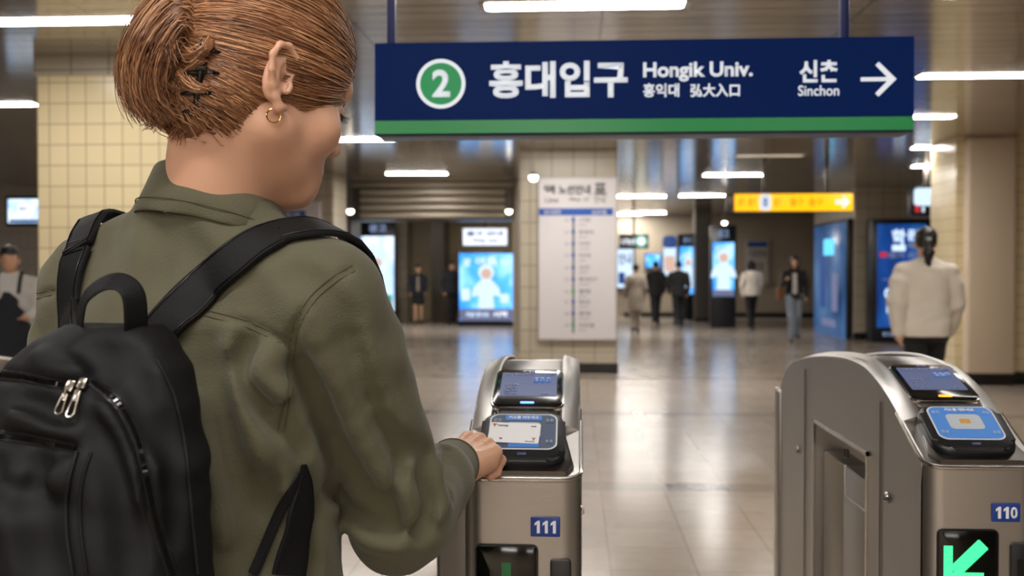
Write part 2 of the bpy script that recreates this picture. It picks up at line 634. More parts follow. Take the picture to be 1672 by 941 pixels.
cm.inputs[6].default_value = lin((184, 174, 159)); nt.links.new(mr.outputs[0], cm.inputs[7])
cm2 = nt.nodes.new('ShaderNodeMix'); cm2.data_type = 'RGBA'
nt.links.new(gg, cm2.inputs[0]); nt.links.new(cm.outputs[2], cm2.inputs[6]); cm2.inputs[7].default_value = lin((38, 33, 28))
nt.links.new(cm2.outputs[2], b.inputs['Base Color'])
wv = nt.nodes.new('ShaderNodeTexNoise'); wv.inputs['Scale'].default_value = 3
mpp = nt.nodes.new('ShaderNodeMapping'); mpp.inputs['Scale'].default_value = (.25, 6, 1)
nt.links.new(g.outputs['Position'], mpp.inputs['Vector']); nt.links.new(mpp.outputs[0], wv.inputs['Vector'])
bp = nt.nodes.new('ShaderNodeBump'); bp.inputs['Strength'].default_value = .16; bp.inputs['Distance'].default_value = .01
nt.links.new(wv.outputs['Fac'], bp.inputs['Height']); nt.links.new(bp.outputs[0], b.inputs['Normal'])
tag(MB().box(X0, X1, Y0, Y1, CEIL, CEIL + .1).build('ceiling', m_ceil, smooth=False), kind='structure')

m_cream = tile_mat('cream_glazed_tile', (228, 212, 172), (150, 136, 108), (.141, .156), .007, .22)
m_beige = tile_mat('beige_wall_tile', (196, 182, 158), (132, 122, 108), (.3, .3), .008, .3)
m_pale = tile_mat('pale_column_tile', (178, 168, 150), (118, 110, 98), (.29, .29), .012, .3)
m_wall = mat('plain_wall_panel', (150, 138, 122), .35, noise=(2, .06))
m_dark = mat('dark_metal_cladding', (88, 82, 76), .35, metal=.5)
m_black = mat('black_base', (22, 21, 21), .35)
m_pil = mat('beige_plaster_panel', (214, 196, 172), .45, noise=(1.5, .04))
m_brown = mat('brown_grey_cladding', (176, 164, 146), .35, noise=(1.2, .12))


def setting(o):
    return tag(o, kind='structure')


setting(MB().box(X0 - .1, X0, Y0, Y1, 0, CEIL).build('wall_left', m_beige, smooth=False))
setting(MB().box(X1, X1 + .1, Y0, Y1, 0, CEIL).build('wall_right', m_beige, smooth=False))
setting(MB().box(X0, X1, Y0 - .1, Y0, 0, CEIL).build('wall_back', m_pil, smooth=False))
setting(MB().box(X0, X1, Y1, Y1 + .1, 0, CEIL).build('wall_front', m_brown, smooth=False))
setting(MB().box(1.5, X1, Y1 - .03, Y1, 0, .12).build('baseboard_front', m_black, smooth=False))


def xw(px, d):
    return P(px, 440, d).x


def zw(py, d, px=836):
    return P(px, py, d).z


def column(name, x0, x1, d, depth, m, base=.14, label='', cat='column'):
    a, c = xw(x0, d), xw(x1, d)
    o = MB().box(a, c, d, d + depth, 0, CEIL, .012).build(name, m, smooth=False)
    tag(o, kind='structure')
    if base:
        k = MB().box(a - .012, c + .012, d - .012, d + depth + .012, 0, base, .004).build('baseboard', m_black, o, smooth=False)
        tag(k, kind='structure')
    return o, a, c


col_left, a, c = column('column_left', 62, 287, 7.66, .22, m_cream)
tag(MB().box(a - .015, c + .015, 7.645, 7.895, 2.86, 3.0).build('trim_1', m_pale, col_left, smooth=False), kind='structure')
column('column_middle', 849, 1008, 14.0, 1.1, m_pale)
column('column_hall', 486, 545, 17.0, 1.0, m_pale)
column('column_dark', 1135, 1162, 28.0, .6, m_dark, .1)

# block of wall and pilaster on the right
d = 13.0
xa = xw(1560, d)
setting(MB().box(xa, X1, d, d + .9, 0, CEIL).build('wall_block_right', m_cream, smooth=False))
setting(MB().box(xw(1570, d), xw(1652, d), d - .16, d, 0, CEIL, .05, 4).build('pilaster_right', m_pil))
setting(MB().box(xw(1570, d) - .01, xw(1652, d) + .01, d - .175, d, 0, .16, .05, 4).build('baseboard_pilaster', m_black))
setting(MB().box(xa - .012, X1, d - .012, d, 0, .15).build('baseboard_right', m_black, smooth=False))
setting(MB().box(xa - .012, xa, d, d + .9, 0, .15).build('baseboard_block_side', m_black, smooth=False))
# wall block farther back on the right
d = 20.9
xb = xw(1396, d)
setting(MB().box(xb, X1, d, 24.4, 0, CEIL).build('wall_right_rear', m_pale, smooth=False))
setting(MB().box(xb - .02, X1, d - .02, d, 0, .15).build('baseboard_rear', m_black, smooth=False))

# lowered bulkhead with a rolling shutter, and what encloses the recess behind it
d = 19.0
xl, xr_ = xw(573, d), xw(842, d)
zb = zw(359, d)
blk = setting(MB().box(xl, xr_, d, d + .7, zb, CEIL, .02).build('beam_shutter', m_dark, smooth=False))
m_slat = mat('shutter_metal', (176, 166, 150), .35, metal=.4)
sh = MB()
for k in range(4):
    z0 = zb + .03 + k * .14
    sh.box(xl + .18, xr_ - .18, d - .09, d + .01, z0, z0 + .105, .03, 3)
tag(sh.build('shutter_slat', m_slat, blk), kind='structure')
tag(MB().box(xl + .05, xr_ - .05, d - .09, d, zb + .6, zb + .69, .02).build('trim_2', m_slat, blk), kind='structure')
setting(MB().box(xw(560, d), xl, d, d + .9, 0, CEIL).build('column_jamb_left', m_dark, smooth=False))
setting(MB().box(xr_ - .05, xr_ + .05, d, d + .9, 0, CEIL).build('column_jamb_right', m_brown, smooth=False))
m_recess = tile_mat('recess_wall_tile', (190, 174, 138), (138, 126, 100), (.6, .6), .01, .35)
setting(MB().box(xw(520, 28.6), xw(860, 28.6), 28.6, 28.8, 0, CEIL).build('wall_recess', m_recess, smooth=False))
setting(MB().box(xw(640, 27.6), xw(664, 27.6), 27.6, 28.5, 0, CEIL).build('column_recess', m_pale, smooth=False))
setting(MB().box(xw(704, 27.2), xw(724, 27.2), 27.2, 28.5, 0, CEIL).build('column_recess_dark', m_dark, smooth=False))
# column beside the far passage, left wall panels
setting(MB().box(xw(300, 20), xw(470, 20), 20, 20.3, 0, CEIL).build('wall_panel_left', m_beige, smooth=False))
setting(MB().box(xw(-60, 22), xw(90, 22), 22, 22.3, 0, CEIL).build('wall_far_left', m_brown, smooth=False))

# ------------------------------------------------------------------ ceiling tubes
m_tube = mat('lit_tube', (255, 255, 255), .4, emit=(255, 249, 241), es=LAMP)
m_tubefar = mat('lit_tube_far', (255, 255, 255), .4, emit=(255, 249, 241), es=LAMP * 1.7)
m_dimtube = mat('lit_tube_dim', (255, 255, 255), .4, emit=(255, 236, 210), es=.55)
m_house = mat('lamp_housing', (190, 184, 176), .35, metal=.3)
TUBES = [  # px left, px right, py, label
    (-80, 258, 36, 'long ceiling tube light at the upper left, passing behind the bun of hair'),
    (788, 1122, 23, 'long ceiling tube light just above the blue station sign'),
    (1540, 1900, 14, 'long ceiling tube light at the upper right corner'),
    (-120, 63, 170, 'ceiling tube light ending at the cream tiled column on the left'),
    (843, 1010, 230, 'ceiling tube light right under the middle of the blue sign'),
    (1226, 1398, 226, 'ceiling tube light right under the right half of the blue sign'),
    (480, 648, 232, 'ceiling tube light under the left end of the blue sign, partly behind the face'),
    (1496, 1690, 140, 'ceiling tube light level with the arrow, running off to the right'),
    (1484, 1560, 203, 'short lit tube right of the green stripe, ending at the right pilaster'),
    (630, 732, 287, 'ceiling tube light just in front of the rolling shutter beam'),
    (1147, 1248, 292, 'ceiling tube light above left of the yellow sign'),
    (1487, 1540, 251, 'upper of the two short tube lights left of the right pilaster'),
    (1487, 1540, 280, 'lower of the two short tube lights left of the right pilaster'),
    (1200, 1312, 262, 'dim ceiling tube light between the blue sign and yellow sign'),
    (1004, 1088, 325, 'ceiling tube light right of the line map panel'),
    (1108, 1184, 324, 'ceiling tube light left of the yellow sign'),
    (1018, 1088, 351, 'tube light second below, right of the line map panel'),
    (1000, 1050, 370, 'lowest and farthest tube light right of the line map panel'),
    (905, 995, 265, 'faint ceiling tube light above the line map panel'),  # reflection on the ceiling, made as a dim glowing strip
    (-160, 20, 337, 'far tube light by the screen on the left edge'),
    (-60, 16, 318, 'faint far tube light above the screen on the left edge'),
]
for px0, px1, py, lab in TUBES:
    dd = F * (CEIL - .045 - 1.40) / (440 - py)
    dd = min(dd, 30.4)
    p0, p1 = P(px0, py, dd), P(px1, py, dd)
    dim = 'dim' in lab or 'faint' in lab
    t = thing('ceiling_light', lab, 'ceiling light', ((p0.x + p1.x) / 2, dd, CEIL), 0, 'tube lights on the ceiling')
    L = (p1.x - p0.x) / 2
    MB().box(-L - .02, L + .02, -.10, .10, -.004, .02).build('housing', m_house, t)
    MB().prism(rrect(2 * L - .02, .15, .04, 5), -.008, .004).build('diffuser', m_dimtube if dim else (m_tube if dd < 12 else m_tubefar), t)
    for s_ in (-1, 1):
        MB().box(s_ * L - .02, s_ * L + .02, -.085, .085, -.010, -.0, .002).build('end_cap', m_house, t)
m_spot = mat('lit_spot', (255, 255, 255), .4, emit=(255, 244, 226), es=9)
for px, py, dd, lab in ((871, 290, 13.2, 'small round lit spot beside the upper left corner of the line map'),
                        (572, 345, 17.0, 'small round lit spot left of the rolling shutter'),
                        (831, 345, 18.5, 'small round lit spot right of the rolling shutter'),
                        (1183, 364, 24.0, 'small bright spot lamp above the far blue screen')):
    p = P(px, py, dd)
    t = thing('spot_lamp', lab, 'lamp', p, 0, 'small hanging spot lamps')
    MB().sphere((0, 0, 0), (.055, .055, .05)).build('bulb', m_spot, t)
    MB().tube([(0, 0, .03), (0, 0, CEIL - p.z)], .008, 8).build('rod', m_dark, t)
    MB().tube([(0, 0, .02), (0, 0, .07)], [.058, .03], 16).build('lamp_shade', m_dark, t)
# ================================================================== ticket gates
m_steel = mat('brushed_steel', (186, 183, 179), .34, metal=1.0, aniso=.5, bump=(40, .10, (1, 1, 14)), noise=(3, .05))
m_steel2 = mat('steel_trim', (195, 191, 187), .18, metal=1.0, bump=(40, .05, (14, 1, 1)))
m_console = mat('dark_console_steel', (104, 100, 96), .32, metal=1.0, aniso=.5, bump=(50, .06, (16, 1, 1)))
m_gloss = mat('black_gloss_plastic', (10, 10, 12), .12)
m_satin = mat('black_satin_plastic', (22, 23, 26), .3)
m_lcd = mat('lit_lcd', (20, 22, 30), .15, emit=(128, 140, 184), es=.5)
m_lcdtxt = glow('lcd_blue_writing', (34, 92, 160), .9)
m_lcdgrey = glow('lcd_grey_writing', (84, 92, 124), .8)
m_blueled = glow('blue_led', (60, 110, 255), 5)
m_orangeled = glow('orange_led', (255, 150, 20), 3)
m_padgrey = mat('pad_slate_face', (84, 98, 124), .3)
m_padblue = mat('pad_blue_print', (72, 128, 200), .3, emit=(72, 128, 200), es=.25)
m_padwhite = mat('pad_white_line', (226, 230, 236), .3)
m_padicon = mat('pad_pale_centre', (196, 204, 214), .3)
m_plate = mat('number_plate_blue', (20, 58, 138), .3)
m_white = mat('white_print', (236, 238, 240), .4)
m_green = glow('green_led', (60, 240, 140), 2.2)
m_greendim = glow('green_led_dim', (20, 120, 60), .5)
m_glassb = mat('black_window', (6, 8, 8), .08)
m_yellow = mat('yellow_sticker', (214, 160, 70), .4)

GW = .183
PRO = [(0, 1.075), (.02, 1.082), (.04, 1.09), (.08, 1.107), (.12, 1.125), (.16, 1.143), (.2, 1.160), (.25, 1.177), (.3, 1.191), (.35, 1.201), (.4, 1.207), (.5, 1.210), (.6, 1.206),
       (.7, 1.199), (.8, 1.190), (.9, 1.178), (1.0, 1.163), (1.08, 1.149), (1.14, 1.13), (1.19, 1.10), (1.23, 1.06)]
_ps = np.array(PRO)


def zp(s): return float(np.interp(s, _ps[:, 0], _ps[:, 1]))


def slope_frame(s, x, lift=0.0):
    dz = (zp(s + .03) - zp(s - .03)) / .06
    n = Vector((0, -dz, 1)).normalized()
    return frame(Vector((x, s, zp(s))) + n * lift, (1, 0, 0), (0, 1, dz))


def pad_frame(x):
    return slope_frame(.080, x, .001) @ Matrix.Rotation(math.radians(4.5), 4, 'X')


def gate(number, x0, y0, label, arrow, led, flap, visible=True):
    t = thing('ticket_gate', label, 'ticket gate', (x0, y0, 0), 0, 'ticket gates in a row')
    # body: side profile with a see-through opening, carried across the width
    bm = bmesh.new()
    cols = sorted(set([p[0] for p in PRO] + [.34, .80]))
    cols = [c for c in cols if c not in (.35,)]
    O0, O1 = .34, .80
    zb0, zb1 = .16, 1.033
    inset = .012
    cache = {}

    def vt(x, s, z):
        k = (round(x, 5), round(s, 5), round(z, 5))
        if k not in cache: cache[k] = bm.verts.new(k)
        return cache[k]

    def quad(*p):
        bm.faces.new([vt(*q) for q in p])
    xs = [0, inset, GW - inset, GW]
    for i in range(len(cols) - 1):
        a, c = cols[i], cols[i + 1]
        op = a >= O0 - 1e-6 and c <= O1 + 1e-6
        for x in (0, GW):
            quad((x, a, 0), (x, c, 0), (x, c, zb0), (x, a, zb0))
            if not op:
                quad((x, a, zb0), (x, c, zb0), (x, c, zb1), (x, a, zb1))
            quad((x, a, zb1), (x, c, zb1), (x, c, zp(c)), (x, a, zp(a)))
        quad((0, a, zp(a)), (GW, a, zp(a)), (GW, c, zp(c)), (0, c, zp(c)))
        quad((0, a, 0), (GW, a, 0), (GW, c, 0), (0, c, 0))
        if op:
            quad((0, a, zb0), (GW, a, zb0), (GW, c, zb0), (0, c, zb0))
            quad((0, a, zb1), (GW, a, zb1), (GW, c, zb1), (0, c, zb1))
    for s_ in (O0, O1):
        quad((0, s_, zb0), (GW, s_, zb0), (GW, s_, zb1), (0, s_, zb1))
    e = cols[-1]
    for s_, top in ((0, zp(0)), (e, zp(e))):
        zz = [0, zb0, zb1, top]
        for i in range(3):
            quad((0, s_, zz[i]), (GW, s_, zz[i]), (GW, s_, zz[i + 1]), (0, s_, zz[i + 1]))
    bmesh.ops.recalc_face_normals(bm, faces=bm.faces)
    # rounded front corners
    es = [ed for ed in bm.edges if all(abs(v.co.y) < 1e-6 for v in ed.verts) and abs(ed.verts[0].co.x - ed.verts[1].co.x) < 1e-6]
    bmesh.ops.bevel(bm, geom=es, offset=.03, segments=6, profile=.5, affect='EDGES')
    me = bpy.data.meshes.new('body'); bm.to_mesh(me); bm.free()
    o = link('body', me, m_steel, t)
    bv = o.modifiers.new('round', 'BEVEL'); bv.width = .004; bv.segments = 2; bv.limit_method = 'ANGLE'; bv.angle_limit = math.radians(35)
    for p in me.polygons: p.use_smooth = True
    me.set_sharp_from_angle(angle=math.radians(30))
    # bright lip round the front of the console and side rails
    lip = MB()
    ptsl = []
    for k in range(7):
        a = math.radians(180 + 90 * k / 6); ptsl.append((.03 + .0315 * math.cos(a), .03 + .0315 * math.sin(a), 0))
    for k in range(7):
        a = math.radians(270 + 90 * k / 6); ptsl.append((GW - .03 + .0315 * math.cos(a), .03 + .0315 * math.sin(a), 0))
    ptsl = [(x, y, zp(max(y, 0)) - .004) for x, y, _ in ptsl]
    ptsl = [(-.0015, .16, zp(.16) - .004), (-.0015, .08, zp(.08) - .004)] + ptsl + [(GW + .0015, .08, zp(.08) - .004), (GW + .0015, .16, zp(.16) - .004)]
    lip.tube(ptsl, .0032, 8)
    lip.build('lip_trim', m_steel2, t)
    for sx in (0, 1):
        rail = MB()
        n_, pp, nn = 26, [], []
        for k in range(n_):
            s_ = .13 + k / (n_ - 1) * .95
            pp.append((.0165 if sx == 0 else GW - .0165, s_, zp(s_) + .001)); nn.append((-.35 if sx == 0 else .35, 0, 1))
        rail.ribbon(pp, nn, .036, .009)
        rail.build('side_rail', m_steel2 if False else m_steel, t)
    # dark console plate
    cp = MB()
    ss = np.linspace(.004, .47, 22)
    L_, R_ = [], []
    bm = cp.bm
    prev = None
    for s_ in ss:
        w = .032 if s_ > .15 else .032 - (1 - s_ / .15) * .026
        if s_ < .03: w += .022 * (1 - s_ / .03) ** 2
        a1 = [bm.verts.new((w, s_, zp(s_) - .004)), bm.verts.new((w, s_, zp(s_) + .005)), bm.verts.new((w + .004, s_, zp(s_) + .0075)),
              bm.verts.new((GW - w - .004, s_, zp(s_) + .0075)), bm.verts.new((GW - w, s_, zp(s_) + .005)), bm.verts.new((GW - w, s_, zp(s_) - .004))]
        if prev:
            for i in range(5): bm.faces.new((prev[i], prev[i + 1], a1[i + 1], a1[i]))
        else: bm.faces.new(a1)
        prev = a1
    bm.faces.new(prev)
    cp.build('console_plate', m_console, t)
    # tilted display
    cx = GW / 2 + .0
    s0 = .250
    fr_ = slope_frame(s0, cx, .006)
    ln = .158

    def bez(w, h, r):
        p = rrect(w, h, r, 6)
        return [(x * (1 + .03 * (-y / h)), y - .006 * (1 - (2 * x / w) ** 2) * (1 if y < 0 else -.3)) for x, y in p]
    MB().prism(bez(.126, ln + .006, .018), -.004, .0045, fr_, .002).build('display_rim', m_steel2, t)
    bz = MB().prism(bez(.121, ln, .016), -.004, .0075, fr_, .002).build('display_bezel', m_gloss, t)
    fs = fr_ @ Matrix.Translation((0, .008, .0078))
    MB().prism(rrect(.101, .104, .002, 2), 0, .0006, fs).build('screen', m_lcd, bz)
    fx = fs @ Matrix.Translation((0, 0, .0008))
    fit_text('580', fx, .033, .021, m_lcdtxt, bz, bold=.05, cx=.024, cy=.016)
    MB().prism(rrect(.094, .0012, .0004, 1, 0, .036), 0, .0003, fx).prism(rrect(.094, .0008, .0003, 1, 0, .0), 0, .0003, fx).build('rule_line', m_lcdgrey, bz)
    fit_text('교통카드 단말기', fx, .052, .008, m_lcdgrey, bz, cx=-.018, cy=.043)
    fit_text('19:42', fx, .012, .007, m_lcdgrey, bz, cx=.04, cy=.043)
    for i, tx in enumerate(('잔액 조회', '운임', '승차', '기본 1,250')):
        fit_text(tx, fx, .024 - .003 * (i % 3 == 1), .008, m_lcdgrey, bz, cx=-.031, cy=-.006 - .0125 * i)
    fit_text('1,450', fx, .016, .007, m_lcdgrey, bz, cx=.03, cy=-.044)
    fit_text('카드단말', fr_ @ Matrix.Translation((0, .07, .0076)), .018, .004, m_lcdgrey, bz, bold=.02)
    MB().prism(rrect(.024, .006, .002, 3, 0, -.0715), .007, .0088, fr_).build('status_light', led, bz)
    MB().sphere(slope_frame(s0 - .098, cx, .0085).to_translation(), (.0035, .0035, .003)).build('sensor_light', m_padblue if led is m_blueled else m_padgrey, t)
    # card reader: a thick rounded pad
    fp = pad_frame(cx - .002)
    MB().prism(rrect(.138, .132, .03, 8), -.030, .026, fp, .010, 4).build('card_reader', m_satin, t)
    rd = t.children[-1]
    MB().prism(rrect(.112, .094, .016, 6, 0, .008), .0255, .0270, fp).build('border', m_padwhite, rd)
    MB().prism(rrect(.107, .089, .0145, 6, 0, .008), .0262, .0275, fp).build('face_plate', m_padgrey if led is m_blueled else m_padblue, rd)
    MB().prism(rrect(.060, .013, .003, 3, 0, .0435), .0272, .0280, fp).build('blue_band', m_padblue, rd)
    MB().prism(rrect(.05, .012, .003, 3, .002, -.028), .0272, .0280, fp).build('blue_label', m_padblue, rd)
    MB().prism(rrect(.058, .042, .008, 5, 0, .01), .0272, .0281, fp).build('target_zone', m_padicon, rd)
    MB().prism(rrect(.018, .012, .002, 3, 0, .011), .0281, .0285, fp).build('card_icon', m_yellow, rd)
    ft = fp @ Matrix.Translation((0, 0, .0281))
    fit_text('카드를 대주세요', ft, .05, .008, m_padwhite, rd, cy=.0435)
    for i in range(4):
        fit_text(('ㅁㅁ', 'ㅇㅁ', 'ㅁㅇ', 'ㅇㅇ')[i], ft, .011, .006, m_padicon, rd, cx=.043 if i % 2 else -.043, cy=.036 if i < 2 else -.02, bold=0)
    fit_text('CARD', fp @ Matrix.Translation((0, -.050, .0262)), .014, .005, m_lcdgrey, rd, bold=.02)
    # front face
    ff = frame((0, -.0005, 0), (1, 0, 0), (0, 0, 1))
    px = .128
    npl = MB().prism(rrect(.046, .031, .002, 3, px, .998), 0, .0025, ff, .0006).build('number_plate', m_plate, t)
    hh = .0195
    one = [(.12, -.5), (.12, .5), (-.05, .5), (-.30, .30), (-.30, .11), (-.12, .23), (-.12, -.5)]
    fp_ = ff @ Matrix.Translation((px, .998, .0025))
    for j, ch in enumerate(number):
        xj = (j - 1) * .0125
        if ch == '1':
            MB().prism([((q[0] + .08) * hh + xj, q[1] * hh) for q in one][::-1], 0, .0010, fp_).build('digit', m_white, npl, smooth=False)
        else:
            fit_text(ch, fp_, .0108, hh, m_white, npl, name='digit', bold=.03, cx=xj)
    wx, wz0, wz1 = .067, .80, .968
    wdw = MB().prism(rrect(.096, wz1 - wz0, .008, 5, wx, (wz0 + wz1) / 2), -.001, .0035, ff, .0015).build('signal_window', m_glassb, t)
    MB().prism(rrect(.100, wz1 - wz0 + .004, .010, 5, wx, (wz0 + wz1) / 2), -.001, .002, ff).build('window_rim', m_satin, wdw)
    # lamp matrix: small square lights
    led_bm = MB()
    if arrow == 'down_left':
        z_c = wz1 - .048
        def inside(x, z):
            a = abs(x - z) * .7071
            dg = (x + z) * .7071
            if a < .0105 and -.03 < dg < .036: return True
            if -.038 < x < -.024 and -.036 < z < .022: return True
            if -.036 < z < -.022 and -.038 < x < .026: return True
            return False
        wx2 = -.001
        for i in range(-20, 21):
            for j in range(-22, 24):
                x, z = i * .0021, j * .0021
                if inside(x, z):
                    led_bm.box(wx + wx2 + x - .00085, wx + wx2 + x + .00085, -.0047, -.0035, z_c + z - .00085, z_c + z + .00085)
    else:
        for i in range(-3, 4):
            for j in range(0, 42):
                x, z = i * .0021, wz1 - .028 - j * .0021
                led_bm.box(wx + x - .00085, wx + x + .00085, -.0047, -.0035, z - .00085, z + .00085)
    tag(led_bm.build('led_arrow', m_green if arrow == 'down_left' else m_greendim, wdw, smooth=False), kind='stuff')
    sl = MB().prism(rrect(.033, .14, .006, 4, .152, .878), -.001, .005, ff, .002).build('ticket_slot', m_satin, t)
    MB().prism(rrect(.012, .10, .003, 4, .152, .872), .004, .0056, ff).build('slit', m_glassb, sl)
    MB().box(.03, GW - .03, -.002, .01, 0, .09, .003).build('kick_plate', m_console, t)
    # barrier flap inside the opening
    fl = MB().box(.02, .075, .345, .60, .17, .962, .004).box(.02, .075, .604, .795, .17, .962, .004)
    fl.build('flap_panel', m_steel, t)
    MB().box(.014, .02, .36, .585, .2, .90, .002).build('access_door', m_steel, t)
    if flap:
        fx0, fx1 = flap
        MB().box(fx0, fx1, .50, .56, .2, .93, .012, 3).build('gate_flap', m_steel, t)
    MB().cyl((.05, .7, .962), (0, 0, 1), .006, .018).build('hinge_pin', m_console, t)
    # frame of the opening, side seams, locks and the upright trim at the rear
    for x in (-.002, GW + .002):
        q = MB()
        for a_, b_ in (((O0, zb0), (O0, zb1)), ((O1, zb0), (O1, zb1)), ((O0, zb1), (O1, zb1))):
            q.box(x - .003, x + .003, min(a_[0], b_[0]) - .004, max(a_[0], b_[0]) + .004, min(a_[1], b_[1]) - .004, max(a_[1], b_[1]) + .004)
        q.build('opening_frame', m_steel2, t, smooth=False)
        for s_, z_ in ((.21, .975), (.21, .80), (.98, .93)):
            lk = MB().cyl((x - .001, s_, z_), (-1 if x < 0 else 1, 0, 0), .011, .003, 24, .009).build('side_lock', m_steel2, t)
            MB().cyl((x + (-.004 if x < 0 else .004), s_, z_), (-1 if x < 0 else 1, 0, 0), .006, .0012, 20).build('keyhole', m_console, lk)
        for s_ in (.255, .90):
            MB().box(x - .0012, x + .0012, s_, s_ + .002, .02, zp(s_) - .03).build('panel_seam', m_console, t, smooth=False)
    MB().box(-.006, GW + .006, 1.215, 1.275, 0, 1.055, .006, 3).build('rear_post', m_steel, t)
    MB().box(-.007, GW + .007, 1.213, 1.277, 1.052, 1.06, .003).build('post_cap', m_steel2, t)
    fst = slope_frame(.72, .055, .0035)
    MB().prism(rrect(.05, .12, .006, 4), 0, .001, fst).build('warning_sticker', m_yellow, t)
    MB().box(.01, GW - .01, -.001, .002, .04, .05).build('base_strip', m_satin, t)
    return t


GX = -.171
gate('111', GX, 1.62, 'steel ticket gate numbered 111 with a white card on its reader', 'bar', m_blueled, (-.11, .02))
gate('110', .586, 1.76, 'steel ticket gate numbered 110 with a green arrow, on the right', 'down_left', m_orangeled, None)
gate('112', GX - .728, 1.62, 'steel ticket gate largely hidden behind the person in the olive jacket', 'bar', m_blueled, (GW - .02, GW + .085))
gate('113', GX - 1.456, 1.62, 'steel ticket gate whose rear end shows at the left edge of the photo', 'bar', m_blueled, None)

# the white card lying on the reader of gate 111
fp = Matrix.Translation((GX, 1.62, 0)) @ pad_frame(GW / 2 - .002)
fcard = fp @ Matrix.Translation((-.014, .000, .0292)) @ Matrix.Rotation(math.radians(-3), 4, 'Z') @ Matrix.Scale(.97, 4)
m_card = mat('white_card_plastic', (240, 240, 242), .3)
card = thing('transit_card', 'white transit card held on the card reader of gate 111', 'card', fcard.to_translation())
card.matrix_world = fcard
MB().prism(rrect(.0856, .054, .0035, 5), 0, .0009).build('card_body', m_card, card)
I4 = Matrix.Translation((0, 0, .0009))
m_orange = mat('orange_print', (204, 92, 30), .4)
m_greyink = mat('grey_print', (92, 94, 102), .4)
m_purple = mat('purple_print', (142, 60, 122), .4)
MB().prism([(-.004, .003), (.004, .003), (.004, .0012), (.001, .0008), (.0004, -.0042), (-.0012, -.0042), (-.001, .0008), (-.004, .0012)], 0, .0002, I4 @ Matrix.Translation((-.035, .019, 0))).build('mark', m_orange, card)
fit_text('T', I4, .007, .0085, m_orange, card, cx=-.035, cy=.019, bold=.04, ext=.0003)
fit_text('money', I4, .018, .0055, m_greyink, card, cx=-.0205, cy=.0178, bold=.04, ext=.0003)
fit_text('cash', I4, .009, .004, m_greyink, card, cx=.031, cy=.0195, bold=.04, ext=.0003)
MB().prism(rrect(.005, .004, .001, 2), 0, .0003, I4 @ Matrix.Translation((-.021, -.017, 0))).build('logo', m_purple, card)
fit_text('T', I4, .0075, .006, m_purple, card, cx=.034, cy=-.0155, bold=.04, ext=.0003)
fit_text('TRANSIT', I4, .017, .003, m_greyink, card, cx=.028, cy=-.0225, bold=.03, ext=.0003)
# ================================================================== signs and screens
def px_box(parent_y, x0, x1, y0, y1):
    a, c = P(x0, y1, parent_y), P(x1, y0, parent_y)
    return (a.x + c.x) / 2, (a.z + c.z) / 2, c.x - a.x, c.z - a.z


# ---- the big blue station sign
SD = 2.9
m_navy = mat('sign_navy', (0, 28, 80), .4, spec=.08, emit=(0, 30, 84), es=.40)
m_navyedge = mat('sign_frame_blue', (6, 30, 70), .35)
m_gstripe = mat('sign_green_stripe', (0, 128, 62), .25, emit=(0, 120, 58), es=.45)
m_signwhite = mat('sign_lit_white', (230, 236, 242), .4, emit=(222, 230, 240), es=.62)
m_gcircle = mat('sign_lit_green', (0, 132, 74), .4, emit=(0, 132, 74), es=.6)
m_polebl = mat('pole_blue', (8, 40, 110), .35)
a, c = P(611, 222, SD), P(1494, 59, SD)
sx0, sx1, sz0, sz1 = a.x, c.x, P(1052, 219, SD).z, c.z
sign = thing('station_sign', 'large blue hanging station sign with a green stripe and white arrow', 'sign', ((sx0 + sx1) / 2, SD, sz0))
ox, oz = (sx0 + sx1) / 2, sz0
hw = (sx1 - sx0) / 2
hz = sz1 - sz0
MB().box(-hw, hw, .002, .12, 0, hz, .006, 3).build('sign_box', m_navyedge, sign)
fs = frame((0, 0, 0), (1, 0, 0), (0, 0, 1))
zst = P(1052, 194, SD).z - oz
zs0 = .006
MB().prism(rrect(2 * hw - .004, hz - zst - .002, .004, 3, 0, (hz + zst) / 2), -.004, .001, fs).build('face_panel', m_navy, sign)
MB().prism(rrect(2 * hw - .004, zst - zs0, .004, 3, 0, (zst + zs0) / 2), -.004, .0014, fs).build('green_stripe', m_gstripe, sign)
fsl = fs @ Matrix.Translation((0, 0, .001))


def sbox(x0, x1, y0, y1):
    cx_, cz_, w, h = px_box(SD, x0, x1, y0, y1)
    return dict(w=w, h=h, cx=cx_ - ox, cy=cz_ - oz)


q = sbox(680, 760, 97, 177)
bd = MB().prism(circle(q['w'] / 2, 48, q['cx'], q['cy']), 0, .0012, fsl).build('line_badge', m_signwhite, sign)
MB().prism(circle(q['w'] / 2 - .0105, 48, q['cx'], q['cy']), .0012, .002, fsl).build('badge_disc', m_gcircle, bd)
fit_text('2', fsl @ Matrix.Translation((0, 0, .002)), m=m_signwhite, parent=bd, bold=.03, **sbox(706, 735, 114, 159))
fit_text('홍대입구', fsl, m=m_signwhite, parent=sign, bold=.034, **sbox(799, 1025, 98, 161))
fit_text('Hongik Univ.', fsl, m=m_signwhite, parent=sign, bold=.03, **sbox(1050, 1229, 100, 134))
fit_text('홍익대', fsl, m=m_signwhite, parent=sign, bold=.03, **sbox(1050, 1109, 136, 159))
fit_text('弘大入口', fsl, m=m_signwhite, parent=sign, bold=.03, **sbox(1127, 1208, 136, 159))
fit_text('신촌', fsl, m=m_signwhite, parent=sign, bold=.034, **sbox(1305, 1369, 98, 135))
fit_text('Sinchon', fsl, m=m_signwhite, parent=sign, bold=.012, **sbox(1303, 1370, 139, 157))
q = sbox(1405, 1463, 101, 158)
ar = MB()
w_, h_, th = q['w'] / 2, q['h'] / 2, .0085
mt = fsl @ Matrix.Translation((q['cx'], q['cy'], 0))
